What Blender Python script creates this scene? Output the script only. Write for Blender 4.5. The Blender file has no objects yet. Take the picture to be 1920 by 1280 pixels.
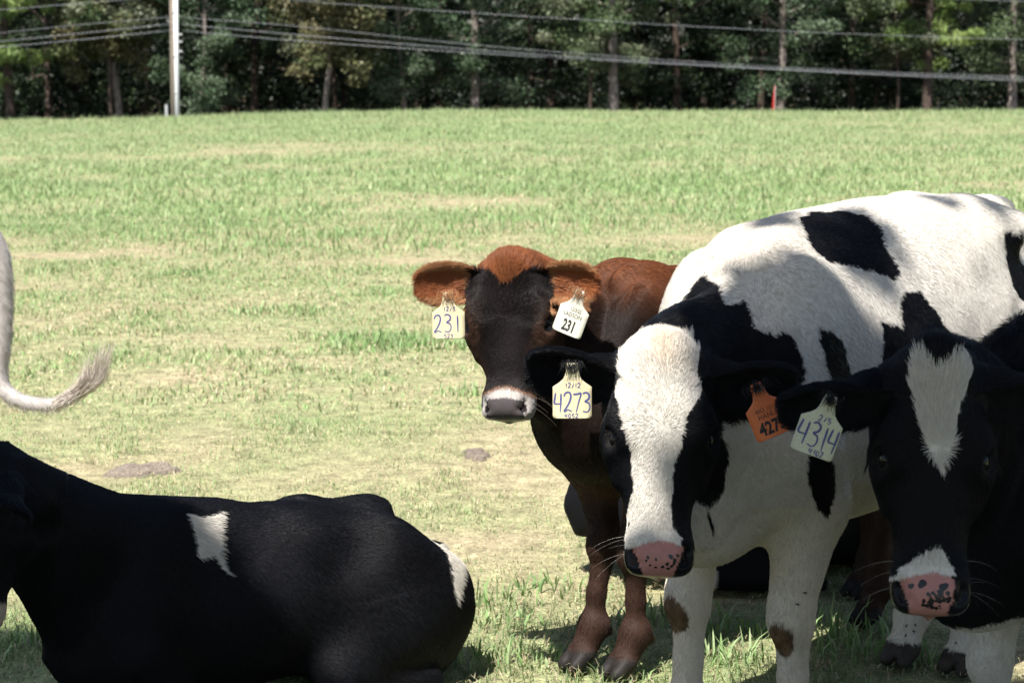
import bpy, math, random
import numpy as np
from mathutils import Vector, Matrix

# ------------------------------------------------------------------ camera, sky, sun, exposure
scene = bpy.context.scene
COL = scene.collection
R = math.radians

CAM_H = 1.5
PITCH = math.atan(504 / 3840)
cam_data = bpy.data.cameras.new("camera")
cam_data.lens = 72.0
cam_data.sensor_width = 36.0
cam_data.clip_start = 0.05
cam_data.clip_end = 1200.0
cam_data.dof.use_dof = True
cam_data.dof.focus_distance = 4.5
cam_data.dof.aperture_fstop = 9.0
cam = bpy.data.objects.new("camera", cam_data)
COL.objects.link(cam)
cam.location = (0, 0, CAM_H)
cam.rotation_euler = (math.pi / 2 - PITCH, 0, 0)
scene.camera = cam

SUN = Vector((-0.20, -0.45, 0.87)).normalized()          # towards the sun
SUN_EL = math.asin(SUN.z)
world = bpy.data.worlds.new("World")
scene.world = world
world.use_nodes = True
wn = world.node_tree.nodes
wl = world.node_tree.links
wn.clear()
w_out = wn.new("ShaderNodeOutputWorld")
w_bg = wn.new("ShaderNodeBackground")
w_sky = wn.new("ShaderNodeTexSky")
w_sky.sky_type = 'NISHITA'
w_sky.sun_disc = False
w_sky.sun_elevation = SUN_EL
w_sky.sun_rotation = math.atan2(SUN.x, SUN.y)
w_sky.air_density = 1.0
w_sky.dust_density = 1.5
w_bg.inputs["Strength"].default_value = 0.072
wl.new(w_sky.outputs[0], w_bg.inputs["Color"])
wl.new(w_bg.outputs[0], w_out.inputs["Surface"])

sun_data = bpy.data.lights.new("sun", 'SUN')
sun_data.energy = 5.0
sun_data.angle = R(0.55)
sun_data.color = (1.0, 0.965, 0.915)
sun = bpy.data.objects.new("sun", sun_data)
COL.objects.link(sun)
sun.rotation_euler = (-SUN).to_track_quat('-Z', 'Y').to_euler()

scene.view_settings.view_transform = 'Standard'
scene.view_settings.look = 'None'
scene.view_settings.gamma = 1.0
scene.view_settings.use_curve_mapping = False
scene.view_settings.exposure = 0.95
scene.render.engine = 'CYCLES'
scene.cycles.use_denoising = True
scene.cycles.max_bounces = 6
scene.cycles.diffuse_bounces = 3
scene.cycles.glossy_bounces = 2
scene.cycles.transmission_bounces = 3
scene.cycles.transparent_max_bounces = 6
scene.cycles.sample_clamp_indirect = 6.0
scene.cycles_curves.shape = 'RIBBONS'
scene.cycles_curves.subdivisions = 1

rng = np.random.default_rng(11)

# ------------------------------------------------------------------ small helpers
def at(px, py, Y):
    """world point at depth Y that the photograph's pixel (1920 x 1280) looks at"""
    cx, cy = (px - 960) / 3840, (640 - py) / 3840
    d = np.array([cx, math.cos(PITCH) + cy * math.sin(PITCH), -math.sin(PITCH) + cy * math.cos(PITCH)])
    return np.array([0, 0, CAM_H]) + d * (Y / d[1])

def nrm(v):
    v = np.asarray(v, float)
    return v / (np.linalg.norm(v) + 1e-12)

def tag(o, label=None, cat=None, group=None, kind=None):
    if label: o["label"] = label
    if cat: o["category"] = cat
    if group: o["group"] = group
    if kind: o["kind"] = kind
    return o

def empty(name, loc=(0, 0, 0), rz=0.0):
    o = bpy.data.objects.new(name, None)
    o.empty_display_size = 0.2
    o.location = loc
    o.rotation_euler = (0, 0, rz)
    COL.objects.link(o)
    return o

def fast_mesh(name, verts, faces):
    """faces: (n,3) or (n,4) int array"""
    me = bpy.data.meshes.new(name)
    verts = np.asarray(verts, np.float32)
    faces = np.asarray(faces, np.int32)
    n, k = faces.shape
    me.vertices.add(len(verts))
    me.vertices.foreach_set("co", verts.ravel())
    me.loops.add(n * k)
    me.loops.foreach_set("vertex_index", faces.ravel())
    me.polygons.add(n)
    me.polygons.foreach_set("loop_start", np.arange(0, n * k, k, dtype=np.int32))
    me.update(calc_edges=True)
    return me

def mesh_obj(name, me, mat=None, parent=None, smooth=True):
    if mat is not None and not me.materials:
        me.materials.append(mat)
    if smooth:
        me.polygons.foreach_set("use_smooth", np.ones(len(me.polygons), bool))
    o = bpy.data.objects.new(name, me)
    COL.objects.link(o)
    if parent is not None:
        o.parent = parent
    return o

def set_color(me, cols, name="col"):
    a = me.attributes.new(name, 'FLOAT_COLOR', 'POINT')
    c = np.ones((len(me.vertices), 4), np.float32)
    c[:, :3] = cols
    a.data.foreach_set("color", c.ravel())

def new_mat(name):
    m = bpy.data.materials.new(name)
    m.use_nodes = True
    nt = m.node_tree
    b = nt.nodes["Principled BSDF"]
    return m, nt, b

def N(nt, kind, **kw):
    n = nt.nodes.new(kind)
    for k, v in kw.items():
        if k in n.inputs:
            n.inputs[k].default_value = v
        else:
            setattr(n, k, v)
    return n

def tube_mesh(name, pts, radii, seg=8, cap=True):
    pts = np.asarray(pts, float)
    radii = np.broadcast_to(np.asarray(radii, float), (len(pts),))
    tan = np.gradient(pts, axis=0)
    tan /= np.linalg.norm(tan, axis=1)[:, None] + 1e-12
    ref = np.array([0.0, 0.0, 1.0]) if abs(tan[0][2]) < 0.9 else np.array([1.0, 0, 0])
    V = []
    u = np.cross(tan[0], ref); u /= np.linalg.norm(u)
    ang = np.linspace(0, 2 * math.pi, seg, endpoint=False)
    for p, t, r in zip(pts, tan, radii):
        u = u - t * np.dot(u, t); u /= np.linalg.norm(u) + 1e-12
        w = np.cross(t, u)
        V.append(p + r * (np.cos(ang)[:, None] * u + np.sin(ang)[:, None] * w))
    V = np.concatenate(V)
    F = []
    for i in range(len(pts) - 1):
        for j in range(seg):
            a, b = i * seg + j, i * seg + (j + 1) % seg
            F.append((a, b, b + seg, a + seg))
    if cap:
        c0 = len(V); V = np.vstack([V, pts[0], pts[-1]])
        for j in range(seg):
            F.append((c0, (j + 1) % seg, j, j) )
            e = (len(pts) - 1) * seg
            F.append((c0 + 1, e + j, e + (j + 1) % seg, e + (j + 1) % seg))
        quads = [f for f in F if len(set(f)) == 4]
        tris = [tuple(dict.fromkeys(f)) for f in F if len(set(f)) == 3]
        me = bpy.data.meshes.new(name)
        me.from_pydata([tuple(v) for v in V], [], quads + tris)
        me.update()
        return me
    return fast_mesh(name, V, F)

def catmull(pts, n=8):
    P = np.asarray(pts, float)
    P = np.vstack([2 * P[0] - P[1], P, 2 * P[-1] - P[-2]])
    out = []
    for i in range(1, len(P) - 2):
        for t in np.linspace(0, 1, n, endpoint=False):
            a, b, c, d = P[i - 1], P[i], P[i + 1], P[i + 2]
            out.append(0.5 * (2 * b + (c - a) * t + (2 * a - 5 * b + 4 * c - d) * t * t + (3 * b - a - 3 * c + d) * t ** 3))
    out.append(P[-2])
    return np.array(out)

_TAB = (np.random.default_rng(2024).random(32768) * 2 - 1).astype(np.float32)
def vnoise(p, scale, seed=0):
    """cheap smooth value noise for (n,3) points, -1..1"""
    q = np.asarray(p, float) * scale + 1024.0
    fl = np.floor(q)
    i = fl.astype(np.int32); f = (q - fl).astype(np.float32)
    f = f * f * (3 - 2 * f)
    off = (seed * 7919) & 32767
    x0, x1 = (i[:, 0] & 31) << 10, ((i[:, 0] + 1) & 31) << 10
    y0, y1 = (i[:, 1] & 31) << 5, ((i[:, 1] + 1) & 31) << 5
    z0, z1 = i[:, 2] & 31, (i[:, 2] + 1) & 31
    T = lambda a, b, c: _TAB[((a | b | c) + off) & 32767]
    fx, fy, fz = f[:, 0], f[:, 1], f[:, 2]
    def plane(z):
        a = T(x0, y0, z); a = a + (T(x1, y0, z) - a) * fx
        b = T(x0, y1, z); b = b + (T(x1, y1, z) - b) * fx
        return a + (b - a) * fy
    a = plane(z0)
    return (a + (plane(z1) - a) * fz).astype(float)

def in_poly(x, y, poly):
    poly = np.asarray(poly, float)
    c = np.zeros(x.shape, bool)
    n = len(poly)
    j = n - 1
    for i in range(n):
        xi, yi = poly[i]; xj, yj = poly[j]
        cond = ((yi > y) != (yj > y))
        c ^= cond & (x < (xj - xi) * (y - yi) / (yj - yi + 1e-12) + xi)
        j = i
    return c

# ------------------------------------------------------------------ ground
def sstep(a, b, x):
    t = np.clip((x - a) / (b - a), 0, 1)
    return t * t * (3 - 2 * t)

def gz(x, y):
    """height of the pasture: nearly level, a low crest at about 66 m, falling away to the wood"""
    x = np.asarray(x, float); y = np.asarray(y, float)
    u = x / np.maximum(y, 20.0)                                 # how far to the side, seen from the cows
    crest = 0.20 - 0.26 * sstep(0.02, 0.26, -u) - 0.03 * sstep(0.1, 0.25, u)
    z = crest * sstep(12, 64, y)
    z = z - 2.9 * sstep(66.5, 94, y) * (1 - 0.0 * x)
    p = np.stack([np.ravel(x), np.ravel(y), 0 * np.ravel(x)], -1)
    z = z + (vnoise(p, 0.35, 5).reshape(np.shape(z)) * 0.05 * sstep(8, 20, y) + vnoise(p, 0.12, 6).reshape(np.shape(z)) * 0.06 * sstep(14, 30, y)) * (1 - sstep(60, 66, y) * 0.6)
    return z

def lush(x, y):
    """-1 dry .. 1 green, in broad uneven patches"""
    p = np.stack([x, y, 0 * x], -1)
    lo_ = vnoise(p, 0.16, 26) * 0.22 + vnoise(p * np.array([0.6, 1.0, 1.0]), 0.42, 22) * 0.40
    n = lo_ * (0.25 + 0.75 * sstep(9, 20, y)) + vnoise(p, 1.3, 23) * 0.42 + vnoise(p, 3.1, 24) * 0.30
    return n + 0.26 * sstep(9, 24, y) - 0.05 - 0.25 * sstep(3, 8, np.abs(y - 14)) * 0 + 0.12 * sstep(0, 6, -x) * sstep(15, 30, y)

def ground_sheet():
    ys = np.concatenate([np.linspace(-40, 0, 12), np.linspace(1, 12, 45), np.linspace(12.6, 60, 80), np.linspace(60.6, 100, 60), np.linspace(110, 420, 20)])
    us = np.linspace(-1, 1, 141)
    V = []
    for y in ys:
        w = 12 + 0.62 * max(y, 0) if y < 110 else 80 + (y - 110) * 2
        w = max(w, 30) if y < 1 else w
        V.append(np.stack([us * w, np.full_like(us, y), np.zeros_like(us)], -1))
    V = np.concatenate(V)
    V[:, 2] = gz(V[:, 0], V[:, 1]) - 0.004
    n = len(us)
    F = np.array([(i * n + j, i * n + j + 1, (i + 1) * n + j + 1, (i + 1) * n + j) for i in range(len(ys) - 1) for j in range(n - 1)])
    me = fast_mesh("pasture_ground", V, F)
    g = lush(V[:, 0], V[:, 1])
    k = np.clip(0.5 + g * 0.8, 0, 1)[:, None]
    dry = np.array([0.41, 0.335, 0.215]); green = np.array([0.22, 0.30, 0.12])
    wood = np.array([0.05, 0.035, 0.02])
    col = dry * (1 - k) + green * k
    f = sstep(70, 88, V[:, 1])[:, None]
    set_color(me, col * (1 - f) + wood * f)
    m, nt, b = new_mat("pasture_soil")
    a = N(nt, "ShaderNodeAttribute", attribute_name="col")
    tc = N(nt, "ShaderNodeTexCoord")
    n1 = N(nt, "ShaderNodeTexNoise"); n1.inputs["Scale"].default_value = 9; n1.inputs["Detail"].default_value = 8; n1.inputs["Roughness"].default_value = 0.7
    n2 = N(nt, "ShaderNodeTexNoise"); n2.inputs["Scale"].default_value = 90; n2.inputs["Detail"].default_value = 4
    nt.links.new(tc.outputs["Object"], n1.inputs["Vector"]); nt.links.new(tc.outputs["Object"], n2.inputs["Vector"])
    r1 = N(nt, "ShaderNodeMapRange"); r1.inputs["From Min"].default_value = 0.3; r1.inputs["From Max"].default_value = 0.7; r1.inputs["To Min"].default_value = 0.45; r1.inputs["To Max"].default_value = 1.35
    r2 = N(nt, "ShaderNodeMapRange"); r2.inputs["From Min"].default_value = 0.3; r2.inputs["From Max"].default_value = 0.7; r2.inputs["To Min"].default_value = 0.6; r2.inputs["To Max"].default_value = 1.3
    nt.links.new(n1.outputs["Fac"], r1.inputs["Value"]); nt.links.new(n2.outputs["Fac"], r2.inputs["Value"])
    mm = N(nt, "ShaderNodeMath", operation='MULTIPLY'); nt.links.new(r1.outputs[0], mm.inputs[0]); nt.links.new(r2.outputs[0], mm.inputs[1])
    mx = N(nt, "ShaderNodeMix", data_type='RGBA', blend_type='MULTIPLY'); mx.inputs["Factor"].default_value = 1.0
    nt.links.new(a.outputs["Color"], mx.inputs[6]); nt.links.new(mm.outputs[0], mx.inputs[7]); nt.links.new(mx.outputs[2], b.inputs["Base Color"])
    b.inputs["Roughness"].default_value = 0.95; b.inputs["Specular IOR Level"].default_value = 0.1
    bu = N(nt, "ShaderNodeBump"); bu.inputs["Strength"].default_value = 0.6; bu.inputs["Distance"].default_value = 0.02
    nt.links.new(n2.outputs["Fac"], bu.inputs["Height"]); nt.links.new(bu.outputs[0], b.inputs["Normal"])
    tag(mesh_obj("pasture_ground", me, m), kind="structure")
ground_sheet()

# ------------------------------------------------------------------ grass
def leaf_material(name, trans=0.3, rough=0.55, spec=0.25):
    m, nt, b = new_mat(name)
    a = N(nt, "ShaderNodeAttribute", attribute_name="col")
    nt.links.new(a.outputs["Color"], b.inputs["Base Color"])
    b.inputs["Roughness"].default_value = rough; b.inputs["Specular IOR Level"].default_value = spec
    t = N(nt, "ShaderNodeBsdfTranslucent"); nt.links.new(a.outputs["Color"], t.inputs["Color"])
    mix = N(nt, "ShaderNodeMixShader"); mix.inputs[0].default_value = trans
    out = nt.nodes["Material Output"]
    nt.links.new(b.outputs[0], mix.inputs[1]); nt.links.new(t.outputs[0], mix.inputs[2]); nt.links.new(mix.outputs[0], out.inputs["Surface"])
    return m
GRASS = leaf_material("grass_blade")

GREENS = np.array([[0.20, 0.315, 0.11], [0.275, 0.40, 0.165], [0.155, 0.265, 0.09], [0.365, 0.465, 0.235]])
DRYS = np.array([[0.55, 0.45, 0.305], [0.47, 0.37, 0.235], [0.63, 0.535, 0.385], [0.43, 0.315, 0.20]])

def blades(name, y0, y1, count, hgt, wid, seg, seed, side=0.34, extra=1.2, power=1.0, flat_part=0.45, lush_bias=0.0, clump=True):
    r = np.random.default_rng(seed)
    y = y0 + (y1 - y0) * r.random(int(count)) ** power
    x = (r.random(len(y)) * 2 - 1) * (side * y + extra)
    g = lush(x, y) + lush_bias
    p = np.stack([x, y, 0 * x], -1)
    fine = vnoise(p, 4.5, 31) * 0.6 + vnoise(p, 11.0, 32) * 0.4
    tuft = np.clip((g + fine * 0.75) * 1.1, -1, 1.3)
    green = r.random(len(y)) < np.clip(0.44 + 0.62 * (g + fine * 0.5), 0.08, 0.96)
    keep = r.random(len(y)) < np.clip(0.65 + 0.45 * tuft, 0.25, 1.0)
    x, y, g, tuft, green = x[keep], y[keep], g[keep], tuft[keep], green[keep]
    n = len(x)
    h = hgt * r.uniform(0.45, 1.15, n) * (0.75 + 0.65 * np.clip(tuft, -0.6, 1.2))
    h = np.where(green, h, h * 0.8)
    az = r.random(n) * 2 * math.pi
    lean = np.where(green, r.uniform(0.3, 1.4, n), r.uniform(0.7, 1.5, n))
    lean = np.where(r.random(n) < flat_part * (~green), 1.5, lean)
    d = np.stack([np.cos(az), np.sin(az), np.zeros(n)], -1)
    s = np.stack([-np.sin(az + r.normal(0, .4, n)), np.cos(az), np.zeros(n)], -1)
    w = (wid * r.uniform(0.6, 1.3, n) * np.where(green, 1.0, 0.85))[:, None]
    base = np.stack([x, y, gz(x, y)], -1)
    up = np.array([0, 0, 1.0])
    pts = []
    a = np.zeros(n)
    pos = base.copy(); pos[:, 2] += np.where(green, -0.003, r.uniform(0.0, 0.02, n))
    pts.append(pos - s * w * 0.5); pts.append(pos + s * w * 0.5)
    for i in range(seg):
        a = lean * (0.55 + 0.75 * i / max(seg - 1, 1)) if seg > 1 else lean
        pos = pos + (d * np.sin(a)[:, None] + up * np.cos(a)[:, None]) * (h / seg)[:, None]
        k = 0.85 if i < seg - 1 else 0.12
        pts.append(pos - s * w * 0.5 * k); pts.append(pos + s * w * 0.5 * k)
    nv = 2 * (seg + 1)
    V = np.stack(pts, 1).reshape(-1, 3)
    b = np.arange(n)[:, None] * nv
    F = np.concatenate([b + np.array([2 * i, 2 * i + 1, 2 * i + 3, 2 * i + 2]) for i in range(seg)])
    ci = r.integers(0, 4, n)
    col = np.where(green[:, None], GREENS[ci], DRYS[ci]) * r.uniform(0.75, 1.25, n)[:, None]
    mixk = np.clip(r.normal(0.12, 0.15, n), 0, 0.5)[:, None]
    col = col * (1 - mixk) + np.where(green[:, None], DRYS[ci], GREENS[ci]) * mixk
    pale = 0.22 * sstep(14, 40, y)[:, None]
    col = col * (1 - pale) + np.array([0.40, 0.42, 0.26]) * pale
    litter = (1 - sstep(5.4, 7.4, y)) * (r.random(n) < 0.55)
    col = col * (1 - 0.38 * litter)[:, None]                      # dappled shade on the near ground, put into the blade colour
    col = np.repeat(col, nv, 0)
    me = fast_mesh(name, V, F)
    set_color(me, col)
    o = mesh_obj(name, me, GRASS)
    tag(o, kind="stuff")
    return o
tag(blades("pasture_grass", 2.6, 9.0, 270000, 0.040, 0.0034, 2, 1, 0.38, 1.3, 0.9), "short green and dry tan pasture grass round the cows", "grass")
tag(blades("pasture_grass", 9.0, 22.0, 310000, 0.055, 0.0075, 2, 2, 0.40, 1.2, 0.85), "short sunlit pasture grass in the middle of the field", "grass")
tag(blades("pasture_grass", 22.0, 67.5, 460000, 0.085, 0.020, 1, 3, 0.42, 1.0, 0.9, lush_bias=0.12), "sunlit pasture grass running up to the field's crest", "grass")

tag(blades("crest_grass", 58.0, 68.0, 95000, 0.15, 0.022, 1, 4, 0.42, 1.0, 0.7, lush_bias=0.25), "longer grass along the crest of the field before the wood", "grass")

def tufts(name, spots, seed, label):
    """taller, bright green tussocks"""
    r = np.random.default_rng(seed)
    V, F, C = [], [], []
    k = 0
    for (x0, y0, rad, n, h) in spots:
        z = float(gz(np.array([x0]), np.array([y0]))[0])
        for _ in range(n):
            a = r.random() * 2 * math.pi; q = rad * math.sqrt(r.random())
            x, y = x0 + math.cos(a) * q * 1.5, y0 + math.sin(a) * q
            az = r.random() * 6.283; le = r.uniform(0.2, 1.0); hh = h * r.uniform(0.5, 1.15) * (1.1 - 0.5 * q / rad); w = r.uniform(0.0035, 0.0065) * (1 + y0 / 18)
            d = np.array([math.cos(az), math.sin(az), 0]); s = np.array([-d[1], d[0], 0])
            p = np.array([x, y, z - 0.003])
            V += [p - s * w / 2, p + s * w / 2]
            for i in range(3):
                b = le * (0.4 + 0.6 * i)
                p = p + (d * math.sin(b) + np.array([0, 0, math.cos(b)])) * hh / 3
                ww = w * (1.0, 0.75, 0.1)[i]
                V += [p - s * ww / 2, p + s * ww / 2]
                F.append((k + 2 * i, k + 2 * i + 1, k + 2 * i + 3, k + 2 * i + 2))
            c = GREENS[r.integers(0, 4)] * r.uniform(0.8, 1.2)
            C += [c] * 8; k += 8
    me = fast_mesh(name, np.array(V), np.array(F)); set_color(me, np.array(C))
    tag(mesh_obj(name, me, GRASS), label, "grass", kind="stuff")
def on_ground(px, py):
    Y = 3840 * CAM_H / max(py - 136, 20)
    return at(px, py, Y)[:2]
sp = []
for px, py, rad, n, h in ((735, 650, 0.28, 300, 0.11), (690, 635, 0.2, 110, 0.09), (520, 585, 0.25, 160, 0.10), (890, 740, 0.12, 60, 0.10), (700, 445, 0.8, 260, 0.17), (560, 470, 0.9, 260, 0.15),
                          (1020, 430, 0.9, 320, 0.17), (250, 440, 0.9, 300, 0.15), (1240, 385, 0.8, 200, 0.16), (520, 410, 0.9, 200, 0.16), (1040, 360, 1.2, 240, 0.18), (1300, 345, 1.2, 200, 0.18),
                          (930, 1150, 0.09, 60, 0.12), (970, 1190, 0.07, 40, 0.13), (1560, 1210, 0.12, 120, 0.16), (1640, 1040, 0.14, 90, 0.14), (1230, 1180, 0.09, 80, 0.14), (1390, 1200, 0.10, 90, 0.14),
                          (1600, 1250, 0.08, 60, 0.15), (1000, 1260, 0.08, 60, 0.12), (880, 1265, 0.08, 60, 0.13), (1380, 1265, 0.08, 60, 0.16), (1730, 1262, 0.08, 70, 0.15), (60, 1240, 0.1, 90, 0.14), (1050, 1120, 0.1, 60, 0.11)):
    x, y = on_ground(px, py)
    if py > 1000:
        n, h = int(n * 0.75), h * 0.72
    sp.append((x, y, rad, n, h))
rt_ = np.random.default_rng(31)
for _ in range(130):
    y_ = 15 + 44 * rt_.random() ** 1.1; x_ = (rt_.random() * 2 - 1) * 0.30 * y_
    sp.append((x_, y_, rt_.uniform(0.15, 0.5) * (0.6 + y_ / 30), int(rt_.uniform(30, 80)), rt_.uniform(0.08, 0.15)))
tufts("grass_tussock", sp, 5, "taller bright green tussocks standing in the short grass")

# ------------------------------------------------------------------ dung pats on the grass
def dung(px, py, rx, ry, hgt, seed, label):
    x, y = on_ground(px, py)
    r = np.random.default_rng(seed)
    nr, na = 7, 26
    V = [(0, 0, hgt)]
    for i in range(1, nr + 1):
        for j in range(na):
            a = 2 * math.pi * j / na
            q = i / nr * (1 + 0.22 * math.sin(2 * a + seed) + 0.13 * math.sin(5 * a + 2 * seed) + 0.08 * math.sin(9 * a + seed))
            V.append((math.cos(a) * q * rx, math.sin(a) * q * ry, hgt * (1 - (i / nr) ** 3) * (0.8 + 0.35 * math.sin(7 * q + a) + 0.25 * math.sin(5 * a + 11 * q)) - (0.01 if i == nr else 0)))
    F = [(0, 1 + j, 1 + (j + 1) % na) for j in range(na)]
    Q = [(1 + (i - 1) * na + j, 1 + i * na + j, 1 + i * na + (j + 1) % na, 1 + (i - 1) * na + (j + 1) % na) for i in range(1, nr) for j in range(na)]
    me = bpy.data.meshes.new("dung_pat"); me.from_pydata(V, [], F + Q); me.update()
    o = mesh_obj("dung_pat", me, DUNG)
    o.location = (x, y, float(gz(np.array([x]), np.array([y]))[0]) + 0.006)
    tag(o, label, "dung", "dried dung pats in the grass")
DUNG, nt, b = new_mat("dried_dung")
n1 = N(nt, "ShaderNodeTexNoise"); n1.inputs["Scale"].default_value = 22; n1.inputs["Detail"].default_value = 8
cr = N(nt, "ShaderNodeValToRGB"); cr.color_ramp.elements[0].color = (0.12, 0.09, 0.07, 1); cr.color_ramp.elements[1].color = (0.34, 0.28, 0.22, 1)
cr.color_ramp.elements[0].position = 0.3; cr.color_ramp.elements[1].position = 0.65
nt.links.new(n1.outputs["Fac"], cr.inputs[0]); nt.links.new(cr.outputs[0], b.inputs["Base Color"]); b.inputs["Roughness"].default_value = 0.9
bu = N(nt, "ShaderNodeBump"); bu.inputs["Strength"].default_value = 0.8; bu.inputs["Distance"].default_value = 0.02
nt.links.new(n1.outputs["Fac"], bu.inputs["Height"]); nt.links.new(bu.outputs[0], b.inputs["Normal"])
dung(267, 888, 0.115, 0.15, 0.012, 1, "flat grey dried dung pat beyond the lying black cow")
dung(893, 858, 0.06, 0.10, 0.012, 4, "small brown dung pat beside the brown cow's chest")

# ------------------------------------------------------------------ trees
BARK = {}
def bark(name, c0, c1, scale=6):
    m, nt, b = new_mat(name)
    tc = N(nt, "ShaderNodeTexCoord"); mp = N(nt, "ShaderNodeMapping"); mp.inputs["Scale"].default_value = (scale, scale, scale * 0.18)
    no = N(nt, "ShaderNodeTexNoise"); no.inputs["Scale"].default_value = 3; no.inputs["Detail"].default_value = 8
    cr = N(nt, "ShaderNodeValToRGB"); cr.color_ramp.elements[0].position = 0.35; cr.color_ramp.elements[1].position = 0.65
    cr.color_ramp.elements[0].color = (*c0, 1); cr.color_ramp.elements[1].color = (*c1, 1)
    nt.links.new(tc.outputs["Object"], mp.inputs["Vector"]); nt.links.new(mp.outputs[0], no.inputs["Vector"])
    nt.links.new(no.outputs["Fac"], cr.inputs[0]); nt.links.new(cr.outputs[0], b.inputs["Base Color"])
    b.inputs["Roughness"].default_value = 0.9
    bu = N(nt, "ShaderNodeBump"); bu.inputs["Strength"].default_value = 0.8; bu.inputs["Distance"].default_value = 0.03
    nt.links.new(no.outputs["Fac"], bu.inputs["Height"]); nt.links.new(bu.outputs[0], b.inputs["Normal"])
    BARK[name] = m
bark("bark_grey", (0.11, 0.09, 0.078), (0.34, 0.29, 0.25))
bark("bark_brown", (0.032, 0.022, 0.016), (0.105, 0.072, 0.054))
LEAF = leaf_material("tree_leaf", 0.28, 0.5, 0.3)

def leaf_cloud(centers, radii, per, size, cols, r, needle=False, up=0.5):
    """many small leaf faces scattered through clumps; returns verts, faces, colours"""
    C = np.repeat(np.arange(len(centers)), per)
    n = len(C)
    d = r.normal(0, 1, (n, 3)); d /= np.linalg.norm(d, axis=1)[:, None]
    q = r.random(n)[:, None] ** 0.45
    P = centers[C] + d * q * radii[C]
    nm = r.normal(0, 1, (n, 3)) + d * 0.6; nm[:, 2] += up
    nm /= np.linalg.norm(nm, axis=1)[:, None]
    t = np.cross(nm, r.normal(0, 1, (n, 3))); t /= np.linalg.norm(t, axis=1)[:, None]
    b = np.cross(nm, t)
    sz = (size * r.uniform(0.6, 1.3, n))[:, None]
    wd = sz * (0.16 if needle else 0.62)
    V = np.stack([P - t * sz * 0.5, P + b * wd * 0.5 + t * sz * 0.05, P + t * sz * 0.5, P - b * wd * 0.5 + t * sz * 0.05], 1).reshape(-1, 3)
    F = np.arange(4 * n).reshape(-1, 4)
    ck = r.integers(0, len(cols), len(centers))
    col = np.asarray(cols)[ck][C] * r.uniform(0.7, 1.3, n)[:, None]
    return V, F, np.repeat(col, 4, 0)

OAK = [(0.098, 0.14, 0.062), (0.14, 0.172, 0.094), (0.066, 0.105, 0.043), (0.172, 0.191, 0.117)]
BLUEG = [(0.078, 0.129, 0.066), (0.121, 0.168, 0.098), (0.055, 0.09, 0.043)]
DEEP = [(0.022, 0.038, 0.016), (0.032, 0.052, 0.022), (0.016, 0.028, 0.012)]  # oak leaves darkened: shade inside the wood is put into their colour
OLIVE = [(0.179, 0.172, 0.086), (0.14, 0.144, 0.062), (0.211, 0.191, 0.101), (0.101, 0.121, 0.047)]
PINE = [(0.22, 0.31, 0.09), (0.28, 0.37, 0.12), (0.16, 0.24, 0.07)]

def tree_meshes(kind, seed, height, trunk_r, cols, bare, lean=(0, 0), fork=False):
    r = np.random.default_rng(seed)
    k = 9
    zz = np.linspace(-0.3, height * 0.93, k)
    wob = np.cumsum(r.normal(0, 0.10, (k, 2)), 0) * 0.6
    tp = np.stack([wob[:, 0] + lean[0] * zz / height, wob[:, 1] + lean[1] * zz / height, zz], -1); tp[0, :2] = 0
    rad = trunk_r * np.array([1.25, 1.0, 0.92, 0.85, 0.75, 0.62, 0.48, 0.32, 0.12])
    parts = [tube_mesh("t", catmull(tp, 3), np.interp(np.linspace(0, 1, (k - 1) * 3 + 1), np.linspace(0, 1, k), rad), 10)]
    cen, cr_ = [], []
    nl = 22 if kind != "pine" else 26
    for i in range(nl):
        f = bare / height + (0.97 - bare / height) * (i + r.random() * 0.6) / nl
        z = f * height
        o = np.array([np.interp(z, tp[:, 2], tp[:, 0]), np.interp(z, tp[:, 2], tp[:, 1]), z])
        a = i * 2.4 + r.normal(0, 0.4)
        sh = math.sin(math.pi * min(1, 0.25 + 0.75 * (1 - (f - bare / height) / (1 - bare / height))))
        ln = (2.2 + 2.6 * r.random()) * (0.55 + 0.6 * sh) * height / 15
        if kind == "pine": ln *= 0.75
        el = 0.35 if kind != "pine" else 0.12
        e = o + np.array([math.cos(a) * ln, math.sin(a) * ln, ln * (el + r.normal(0, 0.15)) - (0.9 if i < 5 and kind != "pine" else 0)])
        m = (o + e) / 2 + np.array([0, 0, 0.25]) + r.normal(0, 0.15, 3)
        bp = catmull([o, m, e], 4)
        parts.append(tube_mesh("b", bp, np.linspace(0.28, 0.06, len(bp)) * trunk_r * 1.1, 6))
        for q in np.linspace(0.30, 1.05, 6 if kind != "pine" else 4):
            c = o + (m - o) * min(1, 2 * q) if q < 0.5 else m + (e - m) * (2 * q - 1)
            cen.append(c + r.normal(0, 0.30 if kind != "pine" else 0.18, 3)); cr_.append(np.array([1, 1, 0.7]) * r.uniform(0.35, 0.95))
    cen = np.array(cen); cr_ = np.array(cr_)
    if kind == "pine":
        cr_ *= 0.8
        V, F, C = leaf_cloud(cen, cr_, 190, 0.36, cols, r, True)
    else:
        V, F, C = leaf_cloud(cen, cr_, 180, 0.175, cols, r)
    wood = bpy.data.meshes.new("trunk")
    vs, fs, o = [], [], 0
    for p in parts:
        co = np.empty(len(p.vertices) * 3, np.float32); p.vertices.foreach_get("co", co)
        vs += [tuple(v) for v in co.reshape(-1, 3)]
        fs += [tuple(o + i for i in q.vertices) for q in p.polygons]
        o += len(p.vertices)
        bpy.data.meshes.remove(p)
    wood.from_pydata(vs, [], fs); wood.update()
    crown = fast_mesh("crown", V, F); set_color(crown, C)
    return wood, crown

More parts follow.
